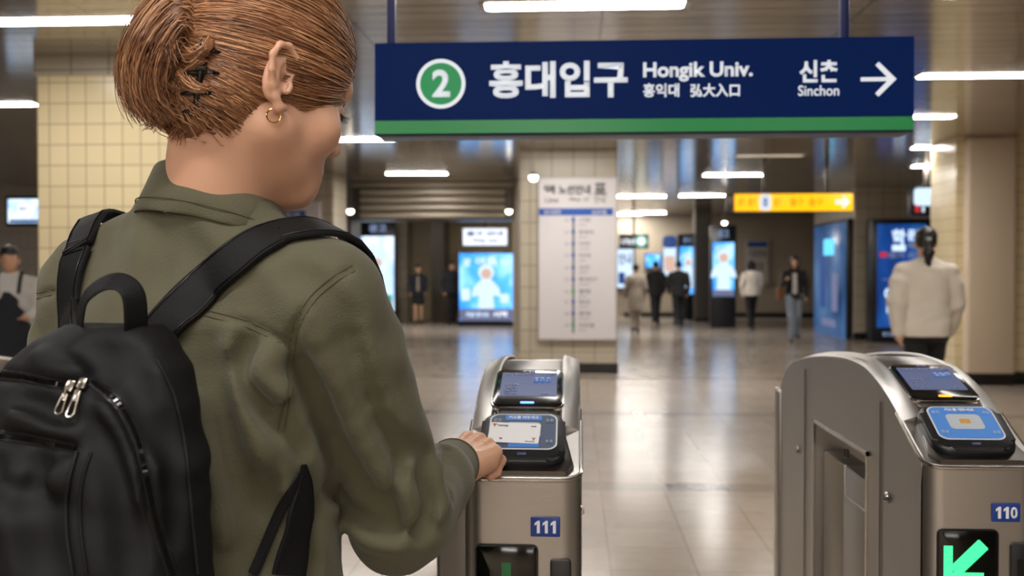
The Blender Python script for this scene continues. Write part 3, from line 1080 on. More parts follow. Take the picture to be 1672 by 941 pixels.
ar.prism([(-w_, -th * .62), (w_ - .010, -th * .62), (w_ - .010, th * .62), (-w_, th * .62)], 0, .0012, mt)
for sy in (1, -1):
    pts = [(w_ + .001, 0), (w_ - .0465, sy * (h_ + .0)), (w_ - .0555, sy * (h_ - .0085)), (w_ - .0185, 0)]
    ar.prism(pts if sy > 0 else pts[::-1], 0, .0013, mt)
ar.build('arrow_mark', m_signwhite, sign, smooth=False)
for px in (633, 1388):
    xx = P(px, 60, SD).x - ox
    po = MB().box(xx - .0115, xx + .0115, .05, .074, hz - .005, CEIL - oz, .003).build('pole', m_polebl, sign)
    MB().box(xx - .018, xx + .018, .045, .08, hz - .002, hz + .008, .002).box(xx - .04, xx + .04, .02, .10, CEIL - oz - .012, CEIL - oz).build('bracket', m_navyedge, po)

# ---- line map on the middle column
m_mapwhite = mat('map_panel_white', (206, 202, 204), .35)
m_mapframe = mat('map_panel_frame', (170, 166, 164), .3, metal=.4)
m_ink = mat('dark_grey_print', (74, 74, 80), .5)
m_inkl = mat('light_grey_print', (140, 138, 142), .5)
m_mapblue = mat('map_blue_band', (38, 84, 168), .4)
m_dotg = mat('map_green_dot', (30, 150, 96), .4)
MD = 13.94
cx_, cz_, w, h = px_box(MD, 878, 1008, 289, 556)
mp_ = thing('line_map_panel', 'tall white line map panel with a blue band on the tiled column', 'sign', (cx_, MD, cz_))
MB().box(-w / 2, w / 2, .0, .055, -h / 2, h / 2, .008).build('frame', m_mapframe, mp_)
MB().box(-w / 2 + .015, w / 2 - .015, -.004, .002, -h / 2 + .015, h / 2 - .015).build('face_panel', m_mapwhite, mp_, smooth=False)
fm_ = frame((0, -.004, 0), (1, 0, 0), (0, 0, 1))


def mb(x0, x1, y0, y1):
    X, Z, W_, H_ = px_box(MD, x0, x1, y0, y1)
    return dict(w=W_, h=H_, cx=X - cx_, cy=Z - cz_)


fit_text('역', fm_, m=m_ink, parent=mp_, bold=.04, **mb(888, 906, 302, 317))
fit_text('노선안내', fm_, m=m_ink, parent=mp_, bold=.04, **mb(912, 964, 302, 318))
fit_text('표', fm_, m=m_ink, parent=mp_, bold=.04, **mb(970, 990, 299, 318))
fit_text('Line', fm_, m=m_inkl, parent=mp_, **mb(890, 912, 322, 331))
fit_text('Map of', fm_, m=m_inkl, parent=mp_, **mb(930, 962, 322, 330))
fit_text('안내', fm_, m=m_inkl, parent=mp_, **mb(970, 988, 320, 332))
q = mb(880, 1001, 340, 352)
MB().prism(rrect(q['w'], q['h'], .004, 2, q['cx'], q['cy']), 0, .003, fm_).build('blue_band', m_mapblue, mp_)
fit_text('성수방면', fm_ @ Matrix.Translation((0, 0, .003)), m=m_mapwhite, parent=mp_, **mb(888, 915, 343, 350))
fit_text('신도림', fm_ @ Matrix.Translation((0, 0, .003)), m=m_mapwhite, parent=mp_, **mb(966, 990, 343, 350))
q = mb(934.6, 937.8, 354, 544)
MB().prism(rrect(q['w'], q['h'], .002, 1, q['cx'], q['cy']), 0, .002, fm_).build('route_line', m_ink, mp_)
names = ['시청', '충정로', '아현', '이대', '신촌', '홍대입구', '합정', '당산', '문래', '신도림']
for i, yy in enumerate((359, 379, 398, 417, 437, 456, 476, 493, 512, 531)):
    q = mb(933, 939, yy - 3, yy + 3)
    MB().prism(circle(.026, 20, q['cx'], q['cy']), .002, .005, fm_).build('station_dot', m_dotg if i in (6, 9) else m_mapblue, mp_)
    k = len(names[i])
    fit_text(names[i], fm_, m=m_inkl, parent=mp_, bold=.03, **mb(945, 952 + 6 * k, yy - 3.5, yy + 3.5))
    fit_text('ooo' + 'n' * k, fm_, m=m_inkl, parent=mp_, bold=0, **mb(945, 957 + 3 * (i % 3), yy + 7, yy + 10))
    fit_text('0%d' % i, fm_, m=m_inkl, parent=mp_, bold=0, **mb(922, 929, yy - 2, yy + 3))

# ---- hanging yellow sign
m_yel = mat('sign_lit_yellow', (255, 196, 0), .4, emit=(255, 190, 0), es=.85)
YD = 15.0
cx_, cz_, w, h = px_box(YD, 1198, 1394, 315, 346)
ys = thing('exit_sign', 'long yellow lit sign with a white number and arrow hanging right of centre', 'sign', (cx_, YD, cz_))
MB().box(-w / 2, w / 2, .004, .16, -h / 2, h / 2, .01).build('sign_box', m_dark, ys)
MB().box(-w / 2 + .008, w / 2 - .008, -.004, .006, -h / 2 + .008, h / 2 - .008, .004).build('face_panel', m_yel, ys)
fy = frame((0, -.004, 0), (1, 0, 0), (0, 0, 1))
q = px_box(YD, 1240, 1259, 317, 344)
bd = MB().prism(rrect(q[2], q[3], .05, 6, q[0] - cx_, q[1] - cz_), 0, .004, fy).build('number_badge', m_signwhite, ys)
m_pblue = glow('sign_pale_blue', (120, 160, 220), .7)
fit_text('8', fy @ Matrix.Translation((0, 0, .004)), q[2] * .5, q[3] * .6, m_pblue, bd, cx=q[0] - cx_, cy=q[1] - cz_)
q = px_box(YD, 1364, 1388, 318, 342)
w2, h2 = q[2] / 2, q[3] / 2
MB().prism([(-w2, -h2 * .3), (.0, -h2 * .3), (0, -h2), (w2, 0), (0, h2), (0, h2 * .3), (-w2, h2 * .3)], 0, .004, fy @ Matrix.Translation((q[0] - cx_, q[1] - cz_, 0))).build('arrow_mark', m_signwhite, ys, smooth=False)
m_yelink = mat('sign_amber_print', (226, 160, 0), .4, emit=(215, 150, 0), es=.7)
for x0, x1 in ((1206, 1216), (1222, 1234), (1264, 1276), (1290, 1312), (1320, 1344)):
    q = px_box(YD, x0, x1, 322, 338)
    fit_text('출구', fy, q[2], q[3] * .8, m_yelink, ys, cx=q[0] - cx_, cy=q[1] - cz_)
for px in (1250, 1352):
    xx = P(px, 320, YD).x - cx_
    MB().box(xx - .03, xx + .03, .05, .11, h / 2 - .01, CEIL - cz_, .006).build('pole', m_dark, ys)
MB().box(-w / 2 - .10, -w / 2, .02, .14, -h / 2 + .02, h / 2 - .02, .01).build('end_box', m_dark, ys)


# ---- advertising screens
def pict(name, cols, centre=None, es=1.2, seed=1, grad=(0, 1), scale=2.0):
    """a lit picture: soft blobs of a few colours with a pale figure-like blur in it (object space)"""
    m = bpy.data.materials.new(name); m.use_nodes = True
    nt = m.node_tree; b = nt.nodes['Principled BSDF']
    b.inputs['Base Color'].default_value = (.01, .01, .012, 1); b.inputs['Roughness'].default_value = .2
    tc = nt.nodes.new('ShaderNodeTexCoord')
    mp = nt.nodes.new('ShaderNodeMapping'); mp.inputs['Location'].default_value = (seed * 3.1, 0, seed * 1.7)
    nt.links.new(tc.outputs['Generated'], mp.inputs['Vector'])
    n = nt.nodes.new('ShaderNodeTexNoise'); n.inputs['Scale'].default_value = scale; n.inputs['Detail'].default_value = 2.5
    nt.links.new(mp.outputs[0], n.inputs['Vector'])
    r = nt.nodes.new('ShaderNodeValToRGB')
    while len(r.color_ramp.elements) < len(cols): r.color_ramp.elements.new(.5)
    for i, c_ in enumerate(cols):
        e = r.color_ramp.elements[i]; e.position = .3 + .4 * i / (len(cols) - 1); e.color = lin(c_)
    nt.links.new(n.outputs['Fac'], r.inputs[0])
    nt.links.new(r.outputs[0], b.inputs['Emission Color'])
    b.inputs['Emission Strength'].default_value = es
    return m


m_scr_blue = pict('screen_sky_blue', [(40, 130, 230), (70, 160, 245), (150, 205, 250)], es=1.9, seed=2)
m_scr_pale = pict('screen_pale_blue', [(150, 185, 235), (196, 220, 248), (226, 238, 252)], es=1.7, seed=3)
m_scr_deep = pict('screen_deep_blue', [(8, 52, 122), (16, 76, 160), (40, 110, 190)], es=.8, seed=4)
m_scr_white = glow('screen_white', (236, 242, 252), 1.35)
m_scr_soft = glow('screen_soft_white', (206, 228, 250), 1.3)
m_scr_cyan = glow('screen_cyan', (90, 200, 250), 1.5)
m_scr_lav = glow('screen_lavender_grey', (120, 128, 166), .8)
m_scr_skin = glow('screen_skin', (228, 190, 170), 1.0)
m_scr_dkblue = glow('screen_ink_blue', (40, 80, 150), .8)
m_scr_green = glow('screen_green', (60, 180, 140), .9)
m_scr_red = glow('screen_red', (210, 50, 60), .9)
m_hdr = mat('kiosk_header_black', (18, 22, 30), .3)
m_hdrtxt = glow('header_writing', (150, 170, 210), .7)


def screen(name, label, cat, d, box, m, header=None, base=True, bez=.05, depth=.25, ry=0.0, floor=True, figure=None, marks=(), group=None, body=None):
    cx_, cz_, w, h = px_box(d, *box)
    t = thing(name, label, cat, (cx_, d, 0), ry, group)
    top = cz_ + h / 2 + bez
    z0 = 0 if floor else cz_ - h / 2 - bez
    if header:
        top = px_box(d, *header)[1] + px_box(d, *header)[3] / 2 + .03
    MB().box(-w / 2 - bez, w / 2 + bez, .01, depth, z0, top, .02, 2).build('housing', body or m_hdr, t)
    sc_ = MB().box(-w / 2, w / 2, 0, .014, cz_ - h / 2, cz_ + h / 2).build('screen', m, t, smooth=False)
    f_ = frame((0, -.001, cz_), (1, 0, 0), (0, 0, 1))
    if figure:
        fx, fs_ = figure[0] * w, figure[1] * h
        fg = MB()
        fg.prism(circle(.16 * fs_, 24, fx, .30 * fs_), 0, .002, f_)
        fg.prism([(fx - .10 * fs_, .16 * fs_), (fx - .26 * fs_, -.02 * fs_), (fx - .30 * fs_, -.2 * fs_), (fx - .14 * fs_, -.16 * fs_), (fx - .17 * fs_, -.62 * fs_), (fx + .17 * fs_, -.62 * fs_),
                  (fx + .14 * fs_, -.16 * fs_), (fx + .30 * fs_, -.2 * fs_), (fx + .26 * fs_, -.02 * fs_), (fx + .10 * fs_, .16 * fs_)], 0, .0016, f_)
        fg.build('picture_figure', m_scr_soft, sc_, smooth=False)
        MB().prism(circle(.105 * fs_, 24, fx, .27 * fs_), .002, .003, f_).build('picture_face', m_scr_skin, sc_, smooth=False)
    for (u0, u1, v0, v1, mm, tx) in marks:
        ww, hh = (u1 - u0) * w, (v1 - v0) * h
        if tx:
            fit_text(tx, f_, ww, hh, mm, sc_, cx=((u0 + u1) / 2 - .5) * w, cy=((v0 + v1) / 2 - .5) * h, bold=.04, ext=.003)
        else:
            MB().prism(rrect(ww, hh, min(ww, hh) * .2, 3, ((u0 + u1) / 2 - .5) * w, ((v0 + v1) / 2 - .5) * h), 0, .002, f_).build('picture_panel', mm, sc_, smooth=False)
    if header:
        hx, hz_, hw_, hh_ = px_box(d, *header)
        fh = frame((0, .009, 0), (1, 0, 0), (0, 0, 1))
        fit_text('광고', fh, hw_ * .55, hh_ * .6, m_hdrtxt, t, cx=hx - cx_, cy=hz_, ext=.004)
    return t


screen('advertising_kiosk', 'tall pale blue advertising screen just right of the olive shoulder', 'screen', 26.5, (590, 643, 386, 508), m_scr_pale, header=(590, 643, 362, 384),
       figure=(0, .55), marks=((.05, .95, .0, .16, m_scr_lav, ''), (.65, .95, .02, .22, m_scr_green, '')))
k = screen('advertising_kiosk', 'wide bright blue advertising screen with a figure in white left of the line map', 'screen', 25.5, (750, 838, 414, 524), m_scr_blue,
           figure=(0, .74), marks=((.06, .22, .80, .93, m_scr_soft, '광'), (.30, .70, .82, .95, m_scr_soft, '여름'), (.76, .94, .82, .92, m_scr_soft, '행사'), (.0, 1, 0, .18, m_scr_lav, ''), (.12, .55, .06, .13, m_scr_soft, '지금 만나요'), (.62, .9, .06, .14, m_scr_white, '시작'),
                                   (.04, .2, .3, .48, m_scr_soft, ''), (.76, .92, .27, .40, m_scr_soft, '')))
screen('overhead_sign', 'white lit overhead sign above the wide bright blue screen', 'sign', 25.6, (756, 828, 373, 401), m_scr_white, floor=False, bez=.04, depth=.2,
       marks=((.08, .9, .55, .85, m_scr_lav, '출구 안내'), (.2, .8, .15, .4, m_scr_lav, 'Way out')))
sgn = [o for o in bpy.data.objects if o.name.startswith('overhead_sign')][-1]
MB().box(-.03, .03, .08, .14, zw(373, 25.6), CEIL, .004).build('pole', m_dark, sgn)

screen('advertising_kiosk', 'narrow blue screen with pale figure standing right of the dark column', 'screen', 25.0, (1164, 1199, 396, 484), m_scr_blue, header=(1164, 1198, 370, 394), figure=(0, .8),
       marks=((.1, .9, .82, .95, m_scr_soft, '신상품'), (.0, 1, .0, .12, m_scr_lav, '')))
screen('advertising_kiosk', 'narrow blue screen left of the dark column, behind two people in black', 'screen', 29.0, (1110, 1135, 403, 480), m_scr_blue, header=(1110, 1134, 384, 400), figure=(.05, .6),
       marks=((.1, .7, .72, .9, m_scr_soft, '새'),))
screen('advertising_screen', 'small blue screen above the heads of the far crowd', 'screen', 30.84, (1054, 1078, 415, 437), m_scr_blue, floor=False, depth=.16, bez=.02, marks=((.2, .8, .3, .7, m_scr_cyan, '안내'),))
screen('lit_poster', 'lit poster, blue above and cream below, left of the far blue screen', 'poster', 30.87, (1083, 1104, 386, 450), m_scr_soft, floor=False, bez=.02,
       marks=((0, 1, .7, 1, m_scr_dkblue, ''), (.1, .9, .1, .5, m_scr_skin, '')), depth=.13)
screen('lit_poster', 'pale lit notice board at the far end right of the line map', 'poster', 30.87, (1007, 1034, 407, 470), m_scr_soft, floor=False, marks=((.1, .9, .6, .9, m_scr_lav, '안내'), (.1, .5, .1, .4, m_scr_dkblue, '')), depth=.13)
screen('wall_poster', 'pale poster with a blue heading on the far wall', 'poster', 30.93, (1218, 1255, 392, 464), mat('paper_poster', (196, 190, 184), .5), floor=False, bez=.02, depth=.07, body=m_mapframe,
       marks=((.06, .94, .84, .96, m_mapblue, ''), (.1, .9, .6, .78, m_inkl, '이용안내'), (.1, .8, .3, .5, m_inkl, '시간표')))
# black overhead sign with green ring
screen('overhead_sign', 'black overhead sign with a lit green-ringed white disc', 'sign', 27.0, (1012, 1058, 384, 405), m_hdr, floor=False, bez=.02, depth=.15, marks=((.05, .55, .25, .75, m_scr_white, '나가는곳'),))
sgn = [o for o in bpy.data.objects if o.name.startswith('overhead_sign')][-1]
q = px_box(27.0, 1036, 1058, 383, 405)
fg_ = frame((q[0] - sgn.location.x, -.004, q[1]), (1, 0, 0), (0, 0, 1))
MB().prism(circle(.17, 28), 0, .004, fg_).build('ring', m_scr_green, sgn)
MB().prism(circle(.115, 28), .004, .007, fg_).build('disc', m_scr_white, sgn)
MB().box(-.03, .03, .05, .10, zw(384, 27), CEIL, .004).build('pole', m_dark, sgn)

# right side: the dark blue poster case, the display along the side wall, the lit strip
screen('poster_case', 'dark blue lit poster case with white writing behind the white sweater', 'poster', 20.2, (1432, 1512, 366, 535), m_scr_deep, bez=.10, depth=.4,
       marks=((.30, .58, .80, .95, m_scr_soft, '학'), (.62, .95, .84, .95, m_scr_soft, '문화'), (.62, .95, .76, .83, m_scr_lav, '축제'), (.30, .58, .74, .80, m_scr_soft, ''), (.05, .2, .68, .73, m_scr_red, ''), (.22, .95, .67, .73, m_scr_lav, '참가 모집'), (.36, .5, .52, .62, m_scr_lav, '3'),
              (.1, .6, .46, .47, m_scr_lav, ''), (.15, .4, .28, .38, m_scr_soft, 'on'), (.2, .35, .14, .25, m_scr_soft, 'K')))
cx_, cz_, w, h = px_box(20.1, 1432, 1512, 541, 552)
pc = [o for o in bpy.data.objects if o.name.startswith('poster_case')][-1]
fit_text('광고문의 안내', frame((-.1, .009, cz_), (1, 0, 0), (0, 0, 1)), .5, .08, m_hdrtxt, pc, ext=.004)

dv = thing('display_case', 'tall blue display case along the side wall left of the poster case', 'display', (xb, 21.0, 0))
zt = zw(366, 21.8); zl = zw(557, 21.8)
MB().box(-.12, .0, .05, 2.9, max(zl, .02), zt + .06, .02).build('housing', m_hdr, dv)
MB().box(-.135, -.115, .12, 2.8, zl + .1, zt, .004).build('screen', pict('screen_case_blue', [(30, 66, 110), (52, 96, 150), (84, 130, 180)], es=.7, seed=6), dv)
sc_ = dv.children[-1]
fdv = frame((-.137, 1.45, (zl + zt) / 2), (0, -1, 0), (0, 0, 1))
for u, v, w_, h_, mm in ((0, .75, .9, .35, m_scr_cyan), (-.5, 0, .5, 1.1, m_scr_dkblue), (.5, -.2, .5, .8, m_scr_lav), (0, -.85, 1.2, .15, m_scr_lav)):
    MB().prism(rrect(w_, h_, .05, 3, u, v), 0, .003, fdv).build('picture_panel', mm, sc_, smooth=False)
screen('light_strip_panel', 'narrow vertical lit panel, cyan above and white below, left of the display case', 'display', 24.6, (1347, 1362, 376, 500), m_scr_soft, depth=.15, bez=.03,
       marks=((0, 1, .70, 1, m_scr_cyan, ''), (.3, .7, .8, .92, m_scr_white, ''), (.1, .9, .1, .2, m_scr_dkblue, ''), (.1, .9, .4, .46, m_scr_dkblue, '')))
screen('overhead_sign', 'small white and red lit sign in a dark box by the right pilaster', 'sign', 16.5, (1491, 1540, 306, 349), m_hdr, floor=False, bez=.03, depth=.2,
       marks=((.02, .8, .3, .98, m_scr_soft, ''), (.06, .22, .05, .35, m_scr_red, ''), (.3, .8, .06, .26, m_scr_soft, '1 2')))
sgn = [o for o in bpy.data.objects if o.name.startswith('overhead_sign')][-1]
MB().box(-.03, .03, .08, .14, zw(306, 16.5), CEIL, .004).build('pole', m_dark, sgn)

# left side: hanging television, small direction plate on the hall column
screen('television', 'hanging television with a pale blue picture left of the cream column', 'television', 11.5, (13, 66, 325, 364), m_scr_pale, floor=False, bez=.04, depth=.12,
       marks=((.3, .8, .3, .8, m_scr_white, ''), (.05, .95, .02, .14, m_scr_dkblue, ''), (.36, .6, .5, .7, m_scr_lav, '뉴스')))
tvo = [o for o in bpy.data.objects if o.name.startswith('television')][-1]
MB().box(-.03 + .3, .03 + .3, .04, .10, zw(325, 11.5), CEIL, .004).build('pole', m_dark, tvo)
screen('direction_plate', 'white plate with a blue band on the column beside the chin', 'sign', 16.9, (440, 522, 330, 384), m_mapwhite, floor=False, bez=.01, depth=.09, body=m_mapframe,
       marks=((.12, .72, .5, .75, m_mapblue, ''), (.2, .6, .56, .70, m_mapwhite, '2호선'), (.1, .8, .2, .34, m_inkl, '타는곳')))
# small round pink lit sign far left
# ================================================================== people in the hall
m_skin = mat('skin', (214, 168, 140), .5, sss=.15)
m_hairblk = mat('hair_black', (22, 17, 15), .4, bump=(60, .4, (6, 6, 1)))
m_hairbrn = mat('hair_dark_brown', (46, 30, 22), .4, bump=(60, .4, (6, 6, 1)))
m_shoe = mat('shoe_black', (24, 22, 22), .4)
m_shoew = mat('shoe_white', (206, 202, 196), .5)
_clothes = {}


def cloth(col):
    if col not in _clothes:
        _clothes[col] = mat('cloth_%d_%d_%d' % col, col, .8, bump=(90, .15), noise=(8, .1), sheen=.1)
    return _clothes[col]


def rotz(v, a):
    return np.array([v[0] * math.cos(a) - v[1] * math.sin(a), v[0] * math.sin(a) + v[1] * math.cos(a), v[2]])


def person(label, px, d, H, face, top, bottom, h=.011, hair='short', hcol=None, topkind='jacket', skirt=False, stride=.16, arms=(.1, -.1), elbow=(.35, .35), shoe=None, group='people in the hall', coat=0, topfat=.012, w=1.0, inner=None, headtilt=0.0):
    """face: heading in degrees, 0 looks straight away from the camera, 180 towards it. Local frame: x right, y ahead, z up."""
    loc = P(px, 440, d); loc.z = 0
    t = thing('person', label, 'person', loc, -math.radians(face), group)
    k = H / 1.70
    sh = .185 * w

    def v(*a): return np.array(a, float) * k
    # legs: side -1 left, +1 right; right leg ahead
    hips, knees, ank, toes, heels = [], [], [], [], []
    for sx, st in ((-1, -stride), (1, stride)):
        hp = v(sx * .085, 0, .90)
        an = v(sx * .075, st * 1.25 + .0, .085 + (.05 if st < 0 else 0) * min(1, stride / .1))
        kn = (hp + an) / 2 + v(0, .05 + abs(st) * .18, .01)
        hips.append(hp); knees.append(kn); ank.append(an)
        pt = -.035 if st < 0 and stride > .05 else 0
        toes.append(an + v(sx * .015, .15, -.055 + pt * 0)); heels.append(an + v(0, -.035, -.035))
    low = min(min(q[2] for q in toes), 9) - .03 * k
    for q in toes:
        q[2] = max(q[2], .03 * k)
    shs = [v(-sh, -.01, 1.378), v(sh, -.01, 1.378)]
    els, wrs, hds = [], [], []
    for i, sx in ((0, -1), (1, 1)):
        a = arms[i]
        el = shs[i] + v(sx * .05, .275 * math.sin(a), -.275 * math.cos(a))
        b2 = a + elbow[i]
        inw = -.03 if elbow[i] < 1 else -.09
        wr = el + v(sx * inw * .5, .235 * math.sin(b2), -.235 * math.cos(b2))
        hd = wr + (wr - el) / np.linalg.norm(wr - el) * .085 * k + v(sx * inw * .3, 0, 0)
        els.append(el); wrs.append(wr); hds.append(hd)
    hc = v(0, .03, 1.575) + v(0, headtilt * .06, -headtilt * .02)
    lo = np.array([-.42, -.5, -.01]) * k; hi = np.array([.42, .55, 1.76]) * k

    def body(f, g=0.0):
        f.loft((0, 0, 0), np.eye(3), [(.86 * k, (.15 + g) * k, (.10 + g) * k, 0, 0), (.95 * k, (.155 + g) * k, (.105 + g) * k, 0, 0), (1.1 * k, (.125 + g) * k, (.085 + g) * k, 0, .005), (1.28 * k, (.155 * w + g) * k, (.10 + g) * k, 0, .005), (1.38 * k, (.14 * w + g) * k, (.085 + g) * k, 0, 0), (1.43 * k, (.07 + g) * k, (.06 + g) * k, 0, 0)], .03)
        return f
    f = SDF(lo, hi, h)
    body(f)
    for i in (0, 1):
        f.cap(hips[i], knees[i], .078 * k, .052 * k, .04).cap(knees[i], ank[i], .052 * k, .036 * k, .02)
        f.cap(heels[i], toes[i], .032 * k, .028 * k, .02)
        f.cap(v(0, 0, 1.385), shs[i] + v(0, 0, -.02), .04 * k, .036 * k, .03)
        f.cap(shs[i] + v(0, 0, -.02), els[i], .040 * k, .036 * k, .02).cap(els[i], wrs[i], .036 * k, .024 * k, .01)
        dirn = (hds[i] - wrs[i]) / np.linalg.norm(hds[i] - wrs[i])
        f.cap(wrs[i], wrs[i] + dirn * .05 * k, .026 * k, .032 * k, .02)
        pm = wrs[i] + dirn * .06 * k
        sx = -1 if i == 0 else 1
        for j, ln in enumerate((.062, .072, .068, .052)):
            off = np.array([0, (1.5 - j) * .017, 0]) * k
            mid = pm + off + dirn * ln * .5 * k
            f.cap(pm + off * .9, mid, .0085 * k, .008 * k, .004)
            f.cap(mid, mid + (dirn * .5 + np.array([-sx * .5, .1, 0])) * ln * .5 * k, .008 * k, .007 * k, .003)
        f.cap(wrs[i] + dirn * .02 * k + np.array([0, .02, 0]) * k, pm + np.array([-sx * .012, .045, 0]) * k, .011 * k, .009 * k, .006)
    f.cap(v(0, 0, 1.40), hc + v(0, -.02, -.06), .058 * k, .05 * k, .03)
    f.ell(hc + v(0, -.01, .03), np.array([.074, .093, .092]) * k, .02)
    f.ell(hc + v(0, .03, -.04), np.array([.058, .062, .078]) * k, .03)
    f.cap(hc + v(0, .09, 0), hc + v(0, .108, -.032), .008 * k, .012 * k, .012)
    f.cap(hc + v(-.02, .082, -.068), hc + v(.02, .082, -.068), .008 * k, None, .01)
    for sx in (-1, 1):
        f.ell(hc + v(sx * .075, -.005, -.012), np.array([.012, .02, .032]) * k, .006)
        f.ell(hc + v(sx * .032, .097, .0), np.array([.016, .012, .010]) * k, .01, op='cut')
    geo_mesh('body', [f.geo()], m_skin, t)
    # eyes
    # trousers or skirt
    if skirt:
        f = SDF(lo, hi, h)
        f.loft((0, 0, 0), np.eye(3), [(.56 * k, .19 * k, .15 * k, 0, 0), (.8 * k, .175 * k, .13 * k, 0, 0), (1.02 * k, .135 * k, .10 * k, 0, 0)], .01)
        geo_mesh('skirt', [f.geo()], bottom, t)
    else:
        f = SDF(lo, hi, h)
        f.loft((0, 0, 0), np.eye(3), [(.82 * k, .160 * k, .118 * k, 0, 0), (.95 * k, .168 * k, .118 * k, 0, 0), (1.04 * k, .14 * k, .10 * k, 0, 0)], .02)
        for i in (0, 1):
            f.cap(hips[i], knees[i], .092 * k, .068 * k, .05).cap(knees[i], ank[i] + v(0, -.005, .01), .068 * k, .056 * k, .02)
            f.crease([knees[i] + v(-.06, .02, .02), knees[i] + v(.06, .03, .03)], .014, .006)
            f.crease([ank[i] + v(-.06, .03, .07), ank[i] + v(.06, .03, .06)], .012, .006)
        f.wave(lambda x, y, z: .003 * np.sin(40 * z + 30 * x) * np.sin(23 * y + 9))
        geo_mesh('trousers', [f.geo()], bottom, t)
    for i in (0, 1):
        f = SDF(ank[i] - .25, ank[i] + .28, min(h, .008))
        f.cap(heels[i] + v(0, 0, -.005), toes[i], .04 * k, .036 * k, .01).cap(ank[i] + v(0, 0, -.02), heels[i], .044 * k, .042 * k, .02)
        f.plane((0, 0, min(heels[i][2], toes[i][2]) - .028 * k), (0, 0, -1))
        geo_mesh('shoe', [f.geo()], shoe or m_shoe, t)
    # top
    f = SDF(lo, hi, h)
    zb = (.84 - coat) * k
    g = topfat
    f.loft((0, 0, 0), np.eye(3), [(zb, (.172 + g + coat * .06) * k, (.125 + g + coat * .06) * k, 0, 0), (.95 * k, (.172 + g) * k, (.122 + g) * k, 0, 0), (1.1 * k, (.155 + g) * k, (.108 + g) * k, 0, .005), (1.28 * k, (.170 * w + g) * k, (.115 + g) * k, 0, .005),
                                  (1.38 * k, (.15 * w + g) * k, (.095 + g) * k, 0, 0), (1.45 * k, (.07 + g * .3) * k, (.062 + g * .3) * k, 0, 0)], .02)
    for i in (0, 1):
        f.cap(v(0, -.005, 1.415), shs[i] + v(0, 0, -.018), .042 * k, .052 * k, .05)
        sl_ = shs[i] + (els[i] - shs[i]) * .45
        f.cap(shs[i] + v(0, 0, -.022), sl_, (.050 + g * .4) * k, (.053 + g) * k, .03).cap(sl_, els[i], (.053 + g) * k, (.050 + g) * k, .03).cap(els[i], wrs[i], (.050 + g) * k, (.036 + g * .7) * k, .02)
        f.crease([els[i] + v(-.05, .03, .02), els[i] + v(.05, .03, .03)], .014, .007)
        f.crease([els[i] + v(-.05, -.03, -.04), els[i] + v(.05, .0, -.03)], .012, .006)
    f.wave(lambda x, y, z: .0035 * np.sin(28 * x + 6 * np.sin(9 * z)) * np.sin(14 * z + 20 * y))
    tp = geo_mesh(topkind, [f.geo()], top, t)
    if inner is not None:
        f = SDF(lo, hi, h)
        f.loft((0, 0, 0), np.eye(3), [(.95 * k, .05 * k, .02 * k, 0, (.122 + g) * k), (1.36 * k, .045 * k, .02 * k, 0, (.100 + g) * k)], 0)
        geo_mesh('shirt', [f.geo()], inner, t)
    # hair
    f = SDF(hc - .3, hc + .22, min(h, .008))
    if hair == 'short':
        f.ell(hc + v(0, -.016, .042), np.array([.086, .104, .094]) * k)
        f.rbox(hc + v(0, .085, -.035), np.array([.085, .07, .075]) * k, .03 * k, .01, op='cut')
        f.plane(hc + v(0, 0, -.045), (0, .35, -1), .01)
    elif hair in ('long', 'tail'):
        f.ell(hc + v(0, -.016, .038), np.array([.087, .105, .096]) * k)
        f.rbox(hc + v(0, .085, -.045), np.array([.062, .07, .09]) * k, .03 * k, .01, op='cut')
        f.plane(hc + v(0, 0, -.055), (0, .45, -1), .01)
        if hair == 'long':
            for sx in (-1, 0, 1):
                f.cap(hc + v(sx * .055, -.05 + abs(sx) * .03, .0), hc + v(sx * .065, -.06 + abs(sx) * .05, -.22), .045 * k, .026 * k, .03)
        else:
            f.ell(hc + v(0, -.115, .0), np.array([.032, .03, .035]) * k, .02)
            f.chain([hc + v(0, -.12, .0), hc + v(0, -.14, -.08), hc + v(0, -.125, -.19)], [.032 * k, .042 * k, .016 * k], .02)
    f.wave(lambda x, y, z: .003 * np.sin(70 * x + 8 * np.sin(20 * z)))
    geo_mesh('hair', [f.geo()], hcol or m_hairblk, t)
    me_ = MB()
    for sx in (-1, 1):
        me_.sphere(hc + v(sx * .031, .081, .0), .0115 * k, u=10, v=6)
    return t, dict(sh=shs, el=els, wr=wrs, hd=hds, hc=hc, k=k)


